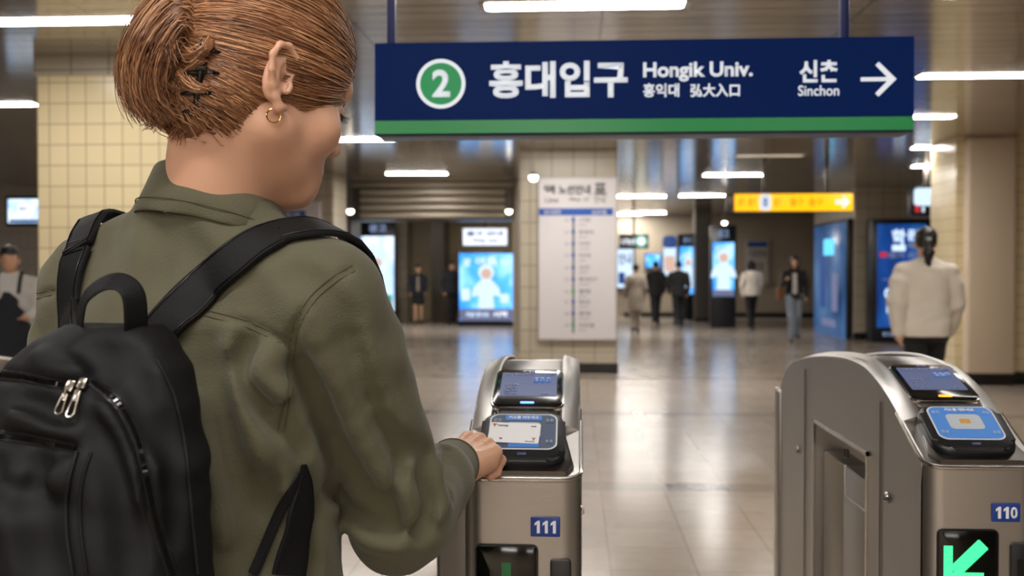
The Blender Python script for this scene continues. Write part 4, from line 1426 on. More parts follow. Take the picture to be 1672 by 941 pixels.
def shoulder_bag(t, J, label, col, side, size=(.30, .10, .24), z=.95, strap=True):
    """a bag that hangs from a shoulder; its own thing, placed against the person"""
    k = J['k']
    M_ = Matrix.Translation(t.location) @ Matrix.Rotation(t.rotation_euler.z, 4, 'Z')
    b = thing('shoulder_bag', label, 'bag', M_ @ Vector((side * .285 * k, .02, z * k)), t.rotation_euler.z)
    mm = mat('bag_leather_%d' % col[0], col, .45, bump=(40, .2))
    f = SDF((-.2, -.25, -.2), (.2, .25, .2), .008)
    f.rbox((0, 0, 0), (size[1] / 2, size[0] / 2, size[2] / 2), .035, 0, None, taper=-.08)
    geo_mesh('bag_body', [f.geo()], mm, b)
    MB().box(-size[1] / 2 - .006, size[1] / 2 + .006, -size[0] / 2 + .02, size[0] / 2 - .02, 0, size[2] / 2 + .006, .02, 3).build('bag_flap', mm, b)
    s_ = J['sh'][1 if side > 0 else 0]
    topv = Vector((s_[0] * .92 - side * .285 * k, s_[1] - .02, s_[2] + .078 * k - z * k))
    pts = [Vector((0, -size[0] / 2 + .03, size[2] / 2 - .02)), Vector((-side * .01, -.09, .26 * k)), topv + Vector((0, -.03, -.01)), topv + Vector((0, .03, -.005)), Vector((-side * .0, .11, .26 * k)), Vector((0, size[0] / 2 - .03, size[2] / 2 - .02))]
    sp_ = spline(pts, 24)
    MB().ribbon(sp_, [(side, 0, .4)] * 24, .028, .006).build('strap', mm, b)
    return b


c_black = cloth((26, 26, 29)); c_navy = cloth((30, 34, 44)); c_white = cloth((216, 206, 192)); c_cream = cloth((226, 216, 200)); c_grey = cloth((150, 138, 124)); c_jean = cloth((136, 148, 164)); c_blk2 = cloth((20, 20, 22)); c_tee = cloth((208, 206, 204))
person('woman in a loose cream sweater and black trousers walking away on the right', 1512, 8.6, 1.74, 8, c_cream, c_blk2, h=.0075, hair='tail', topkind='sweater', topfat=.022, stride=.14, arms=(-.22, .15), elbow=(.2, .3), w=.98)
t, J = person('person with long dark hair, brown shoulder bag and pale jeans walking towards the camera', 1297, 20.5, 1.66, 186, c_black, c_jean, hair='long', hcol=m_hairbrn, arms=(.15, .5), elbow=(.3, 1.5), shoe=m_shoe, topfat=.006, inner=c_tee)
shoulder_bag(t, J, 'brown leather shoulder bag carried by the woman in pale jeans', (128, 76, 44), 1)
person('woman with long dark hair in a white jacket and black trousers seen from behind', 1227, 24.5, 1.60, -4, c_white, c_blk2, hair='long', arms=(-.1, .15), elbow=(.2, .3), topfat=.018)
person('person in a black coat walking away, left of the pair by the far blue screen', 1071, 26.5, 1.60, -3, c_black, c_navy, h=.012, stride=.12, coat=.08)
person('person in black walking away, right one of the pair before the far blue screen', 1108, 25.2, 1.60, 4, c_blk2, c_black, h=.012, stride=.16, coat=.04, w=1.08)
person('person in a long greyish beige coat at the right edge of the line map', 1038, 23.4, 1.52, -10, c_grey, c_grey, h=.012, stride=.06, coat=.3)
person('person in a dark jacket and short black skirt facing the camera by the recess', 683, 26.4, 1.52, 176, c_navy, c_blk2, h=.012, hair='short', hcol=m_hairbrn, skirt=True, stride=.05, elbow=(.6, .6), inner=c_grey)
t, J = person('person in dark clothes half hidden by the left edge of the wide blue screen', 738, 26.2, 1.60, 160, c_navy, c_blk2, h=.012, stride=.05)
shoulder_bag(t, J, 'small orange bag carried beside the wide bright blue screen', (214, 140, 50), -1, (.22, .09, .14), z=.8)
t, J = person('young person in a white shirt and dark apron dress holding something at the left edge', 17, 8.6, 1.60, 160, c_tee, c_blk2, h=.0075, hair='short', arms=(.25, .25), elbow=(1.15, 1.25), topfat=.015, topkind='shirt', stride=.06)
f = SDF((-.3, .0, .5), (.3, .4, 1.4), .008)
kk = J['k']
f.loft((0, 0, 0), np.eye(3), [(.62 * kk, .2 * kk, .155 * kk, 0, 0), (.95 * kk, .185 * kk, .14 * kk, 0, 0), (1.2 * kk, .15 * kk, .14 * kk, 0, 0), (1.29 * kk, .135 * kk, .135 * kk, 0, 0)], 0)
geo_mesh('apron', [f.geo()], c_navy, t)
for sx in (-1, 1):
    pts = spline([(sx * .085 * kk, .135 * kk, 1.27 * kk), (sx * .095 * kk, .115 * kk, 1.38 * kk), (sx * .10 * kk, .02 * kk, 1.475 * kk), (sx * .09 * kk, -.10 * kk, 1.40 * kk)], 14)
    MB().ribbon(pts, [(0, 1, .4)] * 8 + [(0, .1, 1)] * 3 + [(0, -1, .5)] * 3, .03, .006).build('apron_strap', c_navy, t)
ph = thing('smartphone', 'dark smartphone held by the young person at the left edge', 'phone', (0, 0, 0))
M_ = Matrix.Translation(t.location) @ Matrix.Rotation(t.rotation_euler.z, 4, 'Z')
hd = (J['hd'][0] + J['hd'][1]) / 2
ph.matrix_world = M_ @ Matrix.Translation((J['hd'][1][0] - .01, J['hd'][1][1] + .0, J['hd'][1][2] + .03)) @ Matrix.Rotation(math.radians(50), 4, 'X')
MB().prism(rrect(.072, .15, .01, 4), -.004, .004, None, .002).build('phone_body', m_gloss, ph)
MB().prism(rrect(.066, .142, .008, 4), .004, .0044).build('screen', m_glassb, ph)
# ================================================================== the person at gate 111
BA = math.atan2(.365, .931)
BO = np.array([-.462, 1.28, 0.0])
XB = Matrix.Translation(BO) @ Matrix.Rotation(-BA, 4, 'Z')
XBi = XB.inverted()


def loc_(p): return np.array(XBi @ Vector(p))


def wor(p): return XB @ Vector([float(q) for q in p])


m_skinw = mat('skin_fair', (222, 172, 142), .42, sss=.22, bump=(420, .06), noise=(14, .05))
m_jacket = mat('olive_cotton', (90, 87, 65), .82, bump=(420, .5), noise=(5, .09), sheen=.15)
m_seam = mat('olive_thread', (84, 79, 56), .85)
m_lash = mat('eyelash_dark', (36, 24, 20), .5)
m_iris = mat('eye', (226, 220, 212), .2)
m_brow = mat('eyebrow_brown', (84, 58, 42), .7)
m_lip = mat('lip_rose', (190, 112, 100), .4)
m_gold = mat('gold', (222, 170, 96), .15, metal=1)
m_nylon = mat('black_nylon', (9, 9, 12), .62, spec=.3, bump=(900, .2), noise=(6, .12))
m_strap = mat('black_webbing', (10, 10, 12), .65, spec=.3, bump=(500, .3))
m_zip = mat('zip_black', (12, 12, 14), .35)
m_pull = mat('zip_pull_metal', (188, 180, 170), .25, metal=1)
m_trouser = mat('dark_denim', (40, 44, 56), .8, bump=(500, .2))
m_clip = mat('clip_black_plastic', (14, 12, 12), .15)

# ---- hair materials: every strand has its own tint (attribute)
m_hair = mat('copper_hair', (140, 92, 58), .28, spec=.7)
nt, b = nodes_of(m_hair)
at = nt.nodes.new('ShaderNodeAttribute'); at.attribute_name = 'tint'
nt.links.new(at.outputs['Color'], b.inputs['Base Color'])
m_haircap = mat('copper_hair_under', (118, 76, 48), .5, bump=(40, .6, (1, 1, 1)), noise=(30, .2))

woman = thing('person', 'person in an olive jacket with copper hair up, reaching to the reader of gate 111', 'person', (BO[0], BO[1], 0), -BA)

# ---- head
HS = 1.10
HC = P(430, 138, 1.27)
ha, hp, hr = math.radians(45), math.radians(18), math.radians(0)
fh = np.array([math.sin(ha) * math.cos(hp), math.cos(ha) * math.cos(hp), -math.sin(hp)])
rh = np.array([math.cos(ha), -math.sin(ha), 0])
uh = np.cross(rh, fh)
XH = Matrix(((rh[0] * HS, fh[0] * HS, uh[0] * HS, HC.x), (rh[1] * HS, fh[1] * HS, uh[1] * HS, HC.y), (rh[2] * HS, fh[2] * HS, uh[2] * HS, HC.z), (0, 0, 0, 1)))
XHi = XH.inverted()
W2 = XBi @ XH           # head frame -> the person's own frame

nb = np.array(XHi @ wor((.012, .0, 1.40)))     # neck base in the head frame
f = SDF((-.125, -.165, -.27), (.125, .145, .145), .0024)
f.ell((0, -.010, .035), (.074, .096, .089), 0)
f.ell((0, .030, -.030), (.0595, .060, .078), .03)
f.ell((0, .035, .045), (.062, .055, .055), .03)
for sx in (-1, 1):
    f.cap((sx * .052, .004, -.060), (sx * .014, .072, -.100), .016, .014, .03)
    f.ell((sx * .040, .060, -.036), (.027, .024, .024), .025)
    f.cap((sx * .040, .078, .021), (sx * .012, .088, .016), .008, .008, .014)
    f.cap((0, -.012, -.05), (sx * .05, .0, -.055), .03, .015, .03)
f.ell((0, .072, -.102), (.018, .016, .014), .02)
f.ell((0, .078, -.076), (.026, .016, .022), .02)
f.cap((0, .085, .008), (0, .104, -.034), .0065, .009, .012)
f.ell((0, .1065, -.036), (.0095, .0085, .008), .006)
for sx in (-1, 1):
    f.ell((sx * .0105, .098, -.040), (.0075, .009, .0065), .005)
    f.ell((sx * .031, .092, -.001), (.016, .012, .0095), .010, op='cut')
    f.ell((sx * .031, .0755, -.003), (.0145, .0125, .0115), .004)
    f.cap((sx * .045, .073, -.004), (sx * .02, .083, -.007), .0022, .0022, .004)
    f.cap((sx * .018, .088, -.072), (0, .0955, -.0705), .004, .0052, .004)
    f.cap((sx * .017, .087, -.0785), (0, .0935, -.0805), .0042, .0058, .004)
f.cap((-.02, .09, -.0752), (.02, .09, -.0752), .0012, .0012, .003, op='cut')
f.cap((0, -.030, -.03), nb, .052, .056, .035)
f.cap((0, -.055, -.01), nb + np.array([0, -.018, 0]), .036, .040, .03)
# ears
for sx in (-1, 1):
    c0 = np.array([sx * .0775, -.017, -.014])
    ou = np.array([sx * .17, -.985, 0])       # the ear's back-and-out direction
    fw = -ou
    upv = np.array([0, -.12, .99])

    def ep(a, bb, o=0.0):
        return c0 + fw * a + upv * bb + np.array([sx, .1, 0]) * (.004 + o)
    rim = [ep(.008, .004), ep(.012, .016), ep(.008, .028, .004), ep(-.004, .0345, .005), ep(-.017, .030, .007), ep(-.0245, .016, .008), ep(-.022, .000, .007), ep(-.015, -.013, .004), ep(-.008, -.023, .003), ep(-.001, -.031, .002)]
    f.chain(rim, [.003, .0036, .0037, .0037, .0037, .0036, .0035, .0035, .0042, .0052], .003)
    anti = [ep(-.004, .021, .001), ep(-.0125, .011, .002), ep(-.0125, -.004, .002), ep(-.004, -.014, .002)]
    f.chain(anti, [.003, .0035, .0035, .0035], .004)
    f.ell(ep(-.007, .003, -.004), (.0065, .016, .030), .005, np.array([np.array([sx * .985, .17, 0]), np.array([-.17 * sx, .985, 0]), upv]).T)
    f.cap(ep(.006, -.028), ep(-.001, -.031), .0045, .0055, .005)
    f.cap(ep(.008, -.004, .001), ep(.006, -.010, .002), .0045, .004, .004)
    f.ell(ep(.000, -.003, .003), (.006, .006, .008), .004, op='cut')
head_geo = f.geo(W2)
bvh_head = None

# ---- the reaching right hand
m4 = XB
WR = P(742, 757, 1.550)
cardc = card.matrix_world @ Vector((-.036, -.022, 0))
fx = (Vector(P(800, 716, 1.642)) - WR).normalized()
nb_ = Vector((-.22, -.80, .56)); nb_ = (nb_ - fx * nb_.dot(fx)).normalized()
sb = nb_.cross(fx)
if sb.z < 0: sb = -sb


def hpnt(a, s_, n_): return np.array(WR + fx * a + sb * s_ + nb_ * n_)


lo = np.minimum.reduce([hpnt(a, s_, n_) for a in (-.09, .14) for s_ in (-.07, .07) for n_ in (-.09, .04)])
hi = np.maximum.reduce([hpnt(a, s_, n_) for a in (-.09, .14) for s_ in (-.07, .07) for n_ in (-.09, .04)])
f = SDF(lo, hi, .0016)
RH = np.array([list(fx), list(sb), list(nb_)]).T
f.cap(hpnt(-.085, 0, -.004), hpnt(.0, 0, -.004), .025, .0235, 0)
f.cap(hpnt(-.0, 0, -.004), hpnt(.012, 0, -.004), .0235, .024, .01)
f.rbox(hpnt(.046, .001, -.006), (.042, .037, .0155), .0145, .02, RH)
f.cap(hpnt(.01, .014, -.012), hpnt(.052, .026, -.016), .018, .016, .014)      # thumb base
f.cap(hpnt(.01, -.016, -.012), hpnt(.06, -.026, -.016), .016, .014, .014)
fing = dict(
    index=[(.084, .0275, -.001), (.115, .027, -.013), (.132, .020, -.027), (.138, .011, -.037)],
    middle=[(.087, .0085, .001), (.108, .0045, -.022), (.104, .000, -.043), (.088, -.001, -.052)],
    ring=[(.083, -.0105, .0), (.101, -.0145, -.023), (.093, -.016, -.044), (.075, -.015, -.048)],
    little=[(.074, -.0275, -.004), (.089, -.0305, -.023), (.081, -.030, -.040), (.066, -.027, -.043)])
rad = dict(index=(.0105, .0092, .0082, .0068), middle=(.0108, .0095, .0084, .0070), ring=(.0102, .0090, .0080, .0068), little=(.009, .008, .0072, .006))
for k_, jt in fing.items():
    pts = [hpnt(*q) for q in jt]
    r_ = rad[k_]
    base = hpnt(jt[0][0] - .04, jt[0][1] * .85, -.005)
    f.cap(base, pts[0], .009, r_[0] + .0008, .008)
    for i in range(3):
        f.cap(pts[i], pts[i + 1], r_[i], r_[i + 1], .003)
    f.ell(pts[0] + np.array(nb_) * .0015, (.0105, .009, .009), .006)
    f.ell(pts[1] + np.array(nb_) * .001, (.0094, .0085, .0085), .004)
    # tendon from the wrist to the knuckle, dip between knuckles
    f.crease([hpnt(.03, jt[0][1] * .6, .012), hpnt(jt[0][0] - .012, jt[0][1], .012)], .004, -.0009)
for s_ in (.0185, -.001, -.019):
    f.crease([hpnt(.066, s_ * .95, .011), hpnt(.090, s_, .008)], .0045, .0022)
# knuckle creases
for k_, jt in fing.items():
    p1 = hpnt(jt[1][0], jt[1][1], jt[1][2] + .010)
    f.crease([p1 + np.array(sb) * .007, p1 - np.array(sb) * .007], .0015, .0008)
# thumb: leaves the side of the palm and presses on the card from the other side of the index finger
tj = [hpnt(.030, .028, -.018), hpnt(.062, .044, -.026), hpnt(.096, .041, -.032), hpnt(.124, .034, -.038)]
f.chain(tj, [.0145, .012, .0105, .0082], .01)
hand_geo = f.geo(XBi)


# ---- body under the clothes, left hand at the side
SHR, SHL = np.array([.195, 0, 1.375]), np.array([-.195, 0, 1.375])
ELR, WRR = loc_(P(655, 838, 1.32)), loc_(WR)
ELL, WRL = np.array([-.255, .0, 1.07]), np.array([-.25, .10, .84])
f = SDF((-.42, -.3, 0), (.42, .45, 1.47), .009)
f.loft((0, 0, 0), np.eye(3), [(.82, .165, .115, 0, 0), (.95, .16, .115, 0, 0), (1.1, .14, .095, 0, 0), (1.28, .165, .105, 0, 0), (1.38, .14, .085, 0, 0), (1.45, .06, .055, .01, 0)], .03)
for sx, sh_, el_, wr_ in ((1, SHR, ELR, WRR), (-1, SHL, ELL, WRL)):
    f.cap((0, 0, 1.40), sh_ - np.array([sx * .02, 0, .01]), .05, .045, .03).cap(sh_ - np.array([sx * .015, 0, .01]), el_, .04, .034, .02).cap(el_, wr_, .034, .022, .02)
    hip, kn, an = np.array([sx * .09, 0, .88]), np.array([sx * .095, .03, .49]), np.array([sx * .10, 0, .09])
    f.cap(hip, kn, .075, .052, .04).cap(kn, an, .052, .036, .02).cap(an + np.array([0, -.03, -.045]), an + np.array([sx * .02, .15, -.055]), .034, .028, .02)
body_geo = f.geo()
f = SDF((-.34, .0, .6), (-.17, .25, .9), .003)
d_ = (WRL - ELL) / np.linalg.norm(WRL - ELL)
f.cap(WRL - d_ * .05, WRL, .024, .023, 0).cap(WRL, WRL + d_ * .07, .025, .030, .02)
for j, ln in enumerate((.066, .076, .070, .054)):
    o_ = np.array([.0, .032 - j * .019, .012 - .006 * j])
    p0, p1 = WRL + d_ * .075 + o_, WRL + d_ * (.075 + ln * .55) + o_ + np.array([.006, 0, 0])
    f.cap(WRL + d_ * .03 + o_ * .5, p0, .010, .0095, .01).cap(p0, p1, .0095, .0085, .004).cap(p1, p1 + (d_ * .8 + np.array([.5, .1, 0])) * ln * .45, .0085, .007, .003)
f.cap(WRL + d_ * .02, WRL + d_ * .06 + np.array([.02, .04, 0]), .013, .011, .01).cap(WRL + d_ * .06 + np.array([.02, .04, 0]), WRL + d_ * .09 + np.array([.025, .05, 0]), .011, .008, .005)
geo_mesh('body', [head_geo, hand_geo, body_geo, f.geo()], m_skinw, woman)

# small face parts
e = MB()
for sx in (-1, 1):
    pts = [W2 @ Vector((sx * (.031 + .0155 * math.cos(a)), .0835 + .0055 * math.sin(a) - .006 * abs(math.cos(a)), -.0075 - .002 * math.sin(a))) for a in np.linspace(0, PI, 9)]
    e.tube(pts, .0012, 6)
    for a in np.linspace(.15, PI - .15, 13):
        p0 = Vector((sx * (.031 + .0155 * math.cos(a)), .0835 + .0055 * math.sin(a) - .006 * abs(math.cos(a)), -.0078))
        e.tube([W2 @ p0, W2 @ (p0 + Vector((sx * .003 * math.cos(a), .005, -.002))), W2 @ (p0 + Vector((sx * .006 * math.cos(a), .009, -.0015)))], [.0006, .0004, .0002], 4)
tag(e.build('eyelashes', m_lash, woman), kind=None)
e = MB()
for sx in (-1, 1):
    pts = [W2 @ Vector((sx * x, y, z)) for x, y, z in ((.012, .0965, .0185), (.024, .094, .0235), (.036, .087, .0245), (.046, .078, .020))]
    e.tube(pts, [.0022, .0026, .0022, .0008], 6)
e.build('eyebrows', m_brow, woman)

# ---- trousers and shoes
f = SDF((-.3, -.25, .0), (.3, .3, 1.0), .010)
f.loft((0, 0, 0), np.eye(3), [(.80, .178, .13, 0, 0), (.95, .172, .125, 0, 0)], .02)
for sx in (1, -1):
    hip, kn, an = np.array([sx * .09, 0, .86]), np.array([sx * .095, .03, .49]), np.array([sx * .10, 0, .09])
    f.cap(hip, kn, .095, .075, .05).cap(kn, an, .075, .062, .02)
    f.crease([kn + np.array([-.06, .04, 0]), kn + np.array([.06, .04, .01])], .014, .006)
geo_mesh('trousers', [f.geo()], m_trouser, woman)
for sx in (1, -1):
    an = np.array([sx * .10, 0, .09])
    f = SDF(an - .2, an + .25, .006)
    f.cap(an + np.array([0, -.03, -.05]), an + np.array([sx * .02, .16, -.052]), .042, .036, .01).cap(an, an + np.array([0, -.02, -.05]), .045, .045, .02)
    f.plane((0, 0, .002), (0, 0, -1))
    geo_mesh('shoe', [f.geo()], m_shoe, woman)

# ---- jacket
f = SDF((-.42, -.22, .76), (.42, .42, 1.52), .0042)
f.loft((0, 0, 0), np.eye(3), [(.78, .200, .150, 0, 0), (.95, .188, .146, -.004, 0), (1.06, .180, .142, -.006, 0), (1.14, .182, .140, -.006, 0), (1.24, .194, .136, 0, 0), (1.33, .188, .118, 0, 0), (1.40, .150, .096, .005, 0), (1.448, .092, .078, .010, -.006), (1.474, .078, .064, .014, -.012)], 0, 2.25)
ft_ = f
f = SDF((-.42, -.22, .76), (.42, .42, 1.52), .0042)
WRS = WRR - (WRR - ELR) / np.linalg.norm(WRR - ELR) * .012
for sx, sh_, el_, wr_ in ((1, SHR, ELR, WRS), (-1, SHL, ELL, WRL)):
    f.cap((sx * .05, 0, 1.434 if sx > 0 else 1.452), sh_ + np.array([-sx * .012, -.004, -.006 if sx > 0 else .012]), .042 if sx > 0 else .044, .058, .05)
    f.cap(sh_ + np.array([-sx * .008, 0, -.012]), sh_ * .72 + el_ * .28, .064, .064, .035).cap(sh_ * .72 + el_ * .28, el_, .064, .062, .010)
    mid = el_ + (wr_ - el_) * .62
    f.cap(el_, mid, .062, .052, .025).cap(mid, wr_, .052, .037, .02)
# the sleeve hangs slack below the elbow
f.cap(ELR + np.array([-.0, -.015, -.022]), ELR + (WRS - ELR) * .45 + np.array([0, 0, -.014]), .046, .04, .03)
zz_ = f.lo[2] + f.h * np.arange(f.n[2])
kk_ = np.interp(zz_, (1.26, 1.35), (.004, .045))[None, None, :]          # the sleeves hang free below the armpit
q_ = np.maximum(kk_ - np.abs(f.F - ft_.F), 0) / kk_
f.F = (np.minimum(f.F, ft_.F) - q_ * q_ * kk_ * .25).astype(np.float32)
coarse = f.geo(XB)
cb = BVHTree.FromPolygons([Vector(q) for q in coarse[0]], [tuple(int(i) for i in q) for q in coarse[1]])


def jpx(pts, n=16, lift=0.0, bvh=None):
    """a line drawn on the jacket, laid out on the surface itself"""
    out = []
    for x, y in spline([(a, c, 0) for a, c in pts], n)[:, :2]:
        h = on_surface(bvh or cb, x, y, lift)
        if h: out.append(h)
    return out


def fold(pts, w, depth, n=10):
    q = [loc_(p) for p, _ in jpx(pts, n)]
    if len(q) > 1: f.crease(q, w, depth * 1.8)


# folds of the back, of the armpit and of the bent sleeve
fold([(452, 575), (420, 602), (440, 632), (472, 660)], .014, -.007)
fold([(400, 560), (400, 600), (425, 655), (462, 700)], .017, .007)
fold([(380, 540), (388, 620), (420, 720), (455, 800)], .016, -.005)
fold([(340, 560), (352, 680), (390, 800), (420, 930)], .02, .006)
fold([(330, 620), (350, 760), (372, 880)], .014, -.005)
fold([(440, 760), (430, 850), (425, 935)], .016, .006)
fold([(520, 830), (505, 880), (512, 935)], .012, .006)
fold([(474, 650), (486, 700), (500, 740)], .010, .006, 16)
fold([(250, 350), (262, 420), (258, 470)], .018, .003)
fold([(500, 600), (530, 690), (590, 790), (620, 850)], .017, .007)
fold([(520, 560), (565, 660), (620, 760), (660, 820)], .016, -.006)
fold([(560, 520), (600, 620), (640, 720), (668, 780)], .016, .0055)
fold([(590, 540), (622, 640), (655, 720)], .013, -.004)
fold([(700, 742), (690, 780), (700, 830), (690, 870)], .009, .009)
fold([(716, 735), (712, 775), (722, 820), (712, 850)], .008, -.006)
fold([(730, 732), (728, 770), (738, 810)], .007, .008)
fold([(672, 740), (662, 790), (668, 850), (650, 890)], .011, -.007)
fold([(655, 760), (640, 820), (645, 870)], .012, .006)
fold([(540, 800), (590, 850), (650, 870), (700, 855)], .013, .006)
fold([(550, 830), (600, 880), (660, 890)], .011, -.005)
fold([(620, 690), (660, 730), (690, 735)], .010, .006)
fold([(40, 500), (60, 560), (52, 620)], .014, .005)
fold([(300, 390), (330, 450), (340, 500)], .02, .003)
fold([(480, 440), (520, 470), (560, 520)], .015, .0035)
SEAMS = [[(577, 438), (545, 457), (511, 487), (490, 520), (479, 553), (474, 600), (471, 640), (458, 705)], [(300, 502), (326, 509), (409, 531), (476, 566)], [(30, 497), (60, 484), (90, 476)], [(340, 375), (330, 440), (322, 500)]]
for sm in SEAMS[:3]:
    fold(sm, .0045, .0024, 26)
f.wave(lambda x, y, z: .0018 * np.sin(46 * x + 5 * np.sin(17 * z)) * np.sin(31 * z + 22 * y) + .0012 * np.sin(95 * x + 60 * z) * np.sin(80 * y + 9 * x))
# open ends: the hem stays closed by the trousers; the sleeve ends at the wrist
jacket = geo_mesh('jacket', [f.geo()], m_jacket, woman)
bpy.context.view_layer.update()
jb = bvh_of(jacket)
for sm in SEAMS[:3]:
    pts = jpx(sm, 60, .0006, jb)
    for off in (-.0035, .0035):
        mbm = MB()
        pp = []
        for i, (p, n_) in enumerate(pts):
            t_ = pts[min(i + 1, len(pts) - 1)][0] - pts[max(i - 1, 0)][0]
            pp.append(XBi @ (p + t_.normalized().cross(n_) * off))
        mbm.tube(pp, .0008, 5)
        mbm.build('seam', m_seam, jacket)
# cuff
ca = WRS - (WRS - ELR) / np.linalg.norm(WRS - ELR) * .050
ax_ = (WRS - ELR) / np.linalg.norm(WRS - ELR)
cfm = MB()
cpts = [ca, ca + ax_ * .012, ca + ax_ * .05, ca + ax_ * .064, ca + ax_ * .066, ca + ax_ * .062, ca + ax_ * .03]
cfm.tube([Vector(q) for q in cpts], [.044, .0425, .0385, .0385, .0365, .0335, .032], 36, cap=False)
cuf = cfm.build('cuff', m_jacket, jacket)
for o_ in (.010, .058):
    MB().tube([Vector(ca + ax_ * o_) + (Vector(ax_).orthogonal().normalized() * math.cos(a) + Vector(ax_).cross(Vector(ax_).orthogonal().normalized()) * math.sin(a)) * (.0432 if o_ < .03 else .0392) for a in np.linspace(0, 2 * PI, 40)[:-1]], .0007, 5, closed=True).build('cuff_stitching', m_seam, cuf)

# collar: a folded band, open at the throat
cl = MB()
prof = [(.071, .000), (.0645, .030), (.0655, .041), (.0705, .046), (.078, .043), (.090, .018), (.1040, -.014), (.1020, -.018), (.088, .010), (.075, .032)]
rings = []
NU = 72
for i in range(NU + 1):
    a = math.radians(-150 + 300 * i / NU)            # 0 is the nape
    fr_n = abs(a) / math.radians(150)
    dx, dy = math.sin(a), -math.cos(a)
    zf = 1.486 - .052 * (1 - math.cos(a)) / 2 - .010 * fr_n ** 3
    ring = []
    for j, (r_, z_) in enumerate(prof):
        fl = 1 + .05 * fr_n
        rr2 = r_ * fl + .0012 * math.sin(9 * a + j)
        ring.append(cl.bm.verts.new((.016 + dx * rr2 * 1.0, .006 + dy * rr2 * .90 + .010 * (1 - math.cos(a)) / 2, zf + z_ * (1 - .15 * fr_n) + - .012 * math.sin(a))))
    rings.append(ring)
for i in range(NU):
    for j in range(len(prof)):
        cl.bm.faces.new((rings[i][j], rings[i][(j + 1) % len(prof)], rings[i + 1][(j + 1) % len(prof)], rings[i + 1][j]))
cl.bm.faces.new(rings[0][::-1]); cl.bm.faces.new(rings[-1])
col_ = cl.build('collar', m_jacket, jacket, ang=80)
st = MB()
pts = []
for i in range(4, NU - 3):
    a = math.radians(-150 + 300 * i / NU); fr_n = abs(a) / math.radians(150)
    rr2 = .1005 * (1 + .05 * fr_n)
    pts.append((.016 + math.sin(a) * rr2, .006 - math.cos(a) * rr2 * .9 + .010 * (1 - math.cos(a)) / 2, 1.486 - .052 * (1 - math.cos(a)) / 2 - .010 * fr_n ** 3 + -.002 - .012 * math.sin(a)))
st.tube(pts, .0008, 5).build('collar_stitching', m_seam, col_)

# ---- hair
CE, RE = np.array([0, -.010, .035]), np.array([.074, .096, .089])
f = SDF((-.1, -.13, -.13), (.1, .115, .14), .003)
f.ell(CE, RE + .0085)
f.ell((0, -.050, -.045), (.054, .046, .055), .025)
F0 = f.F.copy()
ax3 = [f.lo[i] + f.h * np.arange(f.n[i]) for i in range(3)]
X_ = np.meshgrid(*ax3, indexing='ij', sparse=True)


def hairline(x, y, z):
    """positive where hair grows"""
    front = .056 - (.8 * y - .6 * z) - .9 * np.maximum(0, np.abs(x) - .052)
    # lower edge: above the ear, then falling to the nape
    zmin = np.where(y > -.012, .012 - .45 * np.maximum(y - .018, 0), .012 + (y + .012) * 2.0)
    zmin = np.maximum(zmin, -.104)
    side = (z - zmin)
    ear = (((y + .018) / .021) ** 2 + ((z + .013) / .031) ** 2 - 1) * .02 + 10 * (np.abs(x) < .05)
    return np.minimum(np.minimum(front, side), ear)


f.F = np.maximum(f.F, -hairline(*X_) * .8).astype(np.float32)
cap_geo = f.geo()
hair = geo_mesh('hair', [(cap_geo[0] @ np.array(W2)[:3, :3].T + np.array(W2)[:3, 3], cap_geo[1])], m_haircap, woman)
G0 = np.stack(np.gradient(F0, f.h), -1)


def outside(pts, dist):
    """push points out to a given distance above the combed surface"""
    pts = np.array(pts)
    for _ in range(2):
        ix = np.clip(np.round((pts - f.lo) / f.h).astype(int), 0, f.n - 1)
        d_ = F0[ix[:, 0], ix[:, 1], ix[:, 2]] + ((pts - f.lo - ix * f.h) * G0[ix[:, 0], ix[:, 1], ix[:, 2]]).sum(1)
        g_ = G0[ix[:, 0], ix[:, 1], ix[:, 2]]
        g_ = g_ / np.maximum(np.linalg.norm(g_, axis=1), 1e-6)[:, None]
        ok = np.abs(d_) < .05
        pts = pts + np.where(ok, np.maximum(dist - d_, -.012), 0)[:, None] * g_
    return pts


class Strands:
    def __init__(s): s.v, s.f, s.c, s.n = [], [], [], 0

    def add(s, pts, r0, r1, col, c0=None):
        pts = np.asarray(pts); m = len(pts)
        t = np.gradient(pts, axis=0); t /= np.maximum(np.linalg.norm(t, axis=1), 1e-9)[:, None]
        a = np.cross(t, np.array([.3, .2, .93])); a /= np.maximum(np.linalg.norm(a, axis=1), 1e-9)[:, None]
        b_ = np.cross(t, a)
        rr_ = np.linspace(0, 1, m); rad_ = ((r0 * (1 - rr_) + r1 * rr_) * np.minimum(1, .3 + rr_ * 5))[:, None]
        for k in range(3):
            an = 2 * PI * k / 3
            s.v.append(pts + (a * math.cos(an) + b_ * math.sin(an)) * rad_)
        base = s.n + np.arange(m - 1)
        for k in range(3):
            o1, o2 = k * m, ((k + 1) % 3) * m
            s.f.append(np.stack([base + o1, base + o2, base + o2 + 1, base + o1 + 1], 1))
        cc = np.tile(col, (m, 1)) if c0 is None else c0[None, :] * (1 - np.minimum(rr_ * 2.5, 1))[:, None] + col[None, :] * np.minimum(rr_ * 2.5, 1)[:, None]
        for k in range(3): s.c.append(cc)
        s.n += 3 * m

    def build(s, name, m, parent):
        o = geo_mesh(name, [(np.concatenate(s.v), np.concatenate(s.f))], m, parent)
        ca_ = o.data.color_attributes.new('tint', 'FLOAT_COLOR', 'POINT')
        c = np.concatenate(s.c); c = np.hstack([c, np.ones((len(c), 1))])
        if len(o.data.vertices) == len(c): ca_.data.foreach_set('color', c.astype(np.float32).ravel())
        tag(o, kind='stuff')
        return o


TINTS = [np.array(lin(c)[:3]) for c in ((206, 156, 113), (183, 131, 92), (157, 107, 74), (128, 86, 58), (98, 66, 45), (195, 142, 101))]
ROOT = np.array(lin((84, 62, 46))[:3])


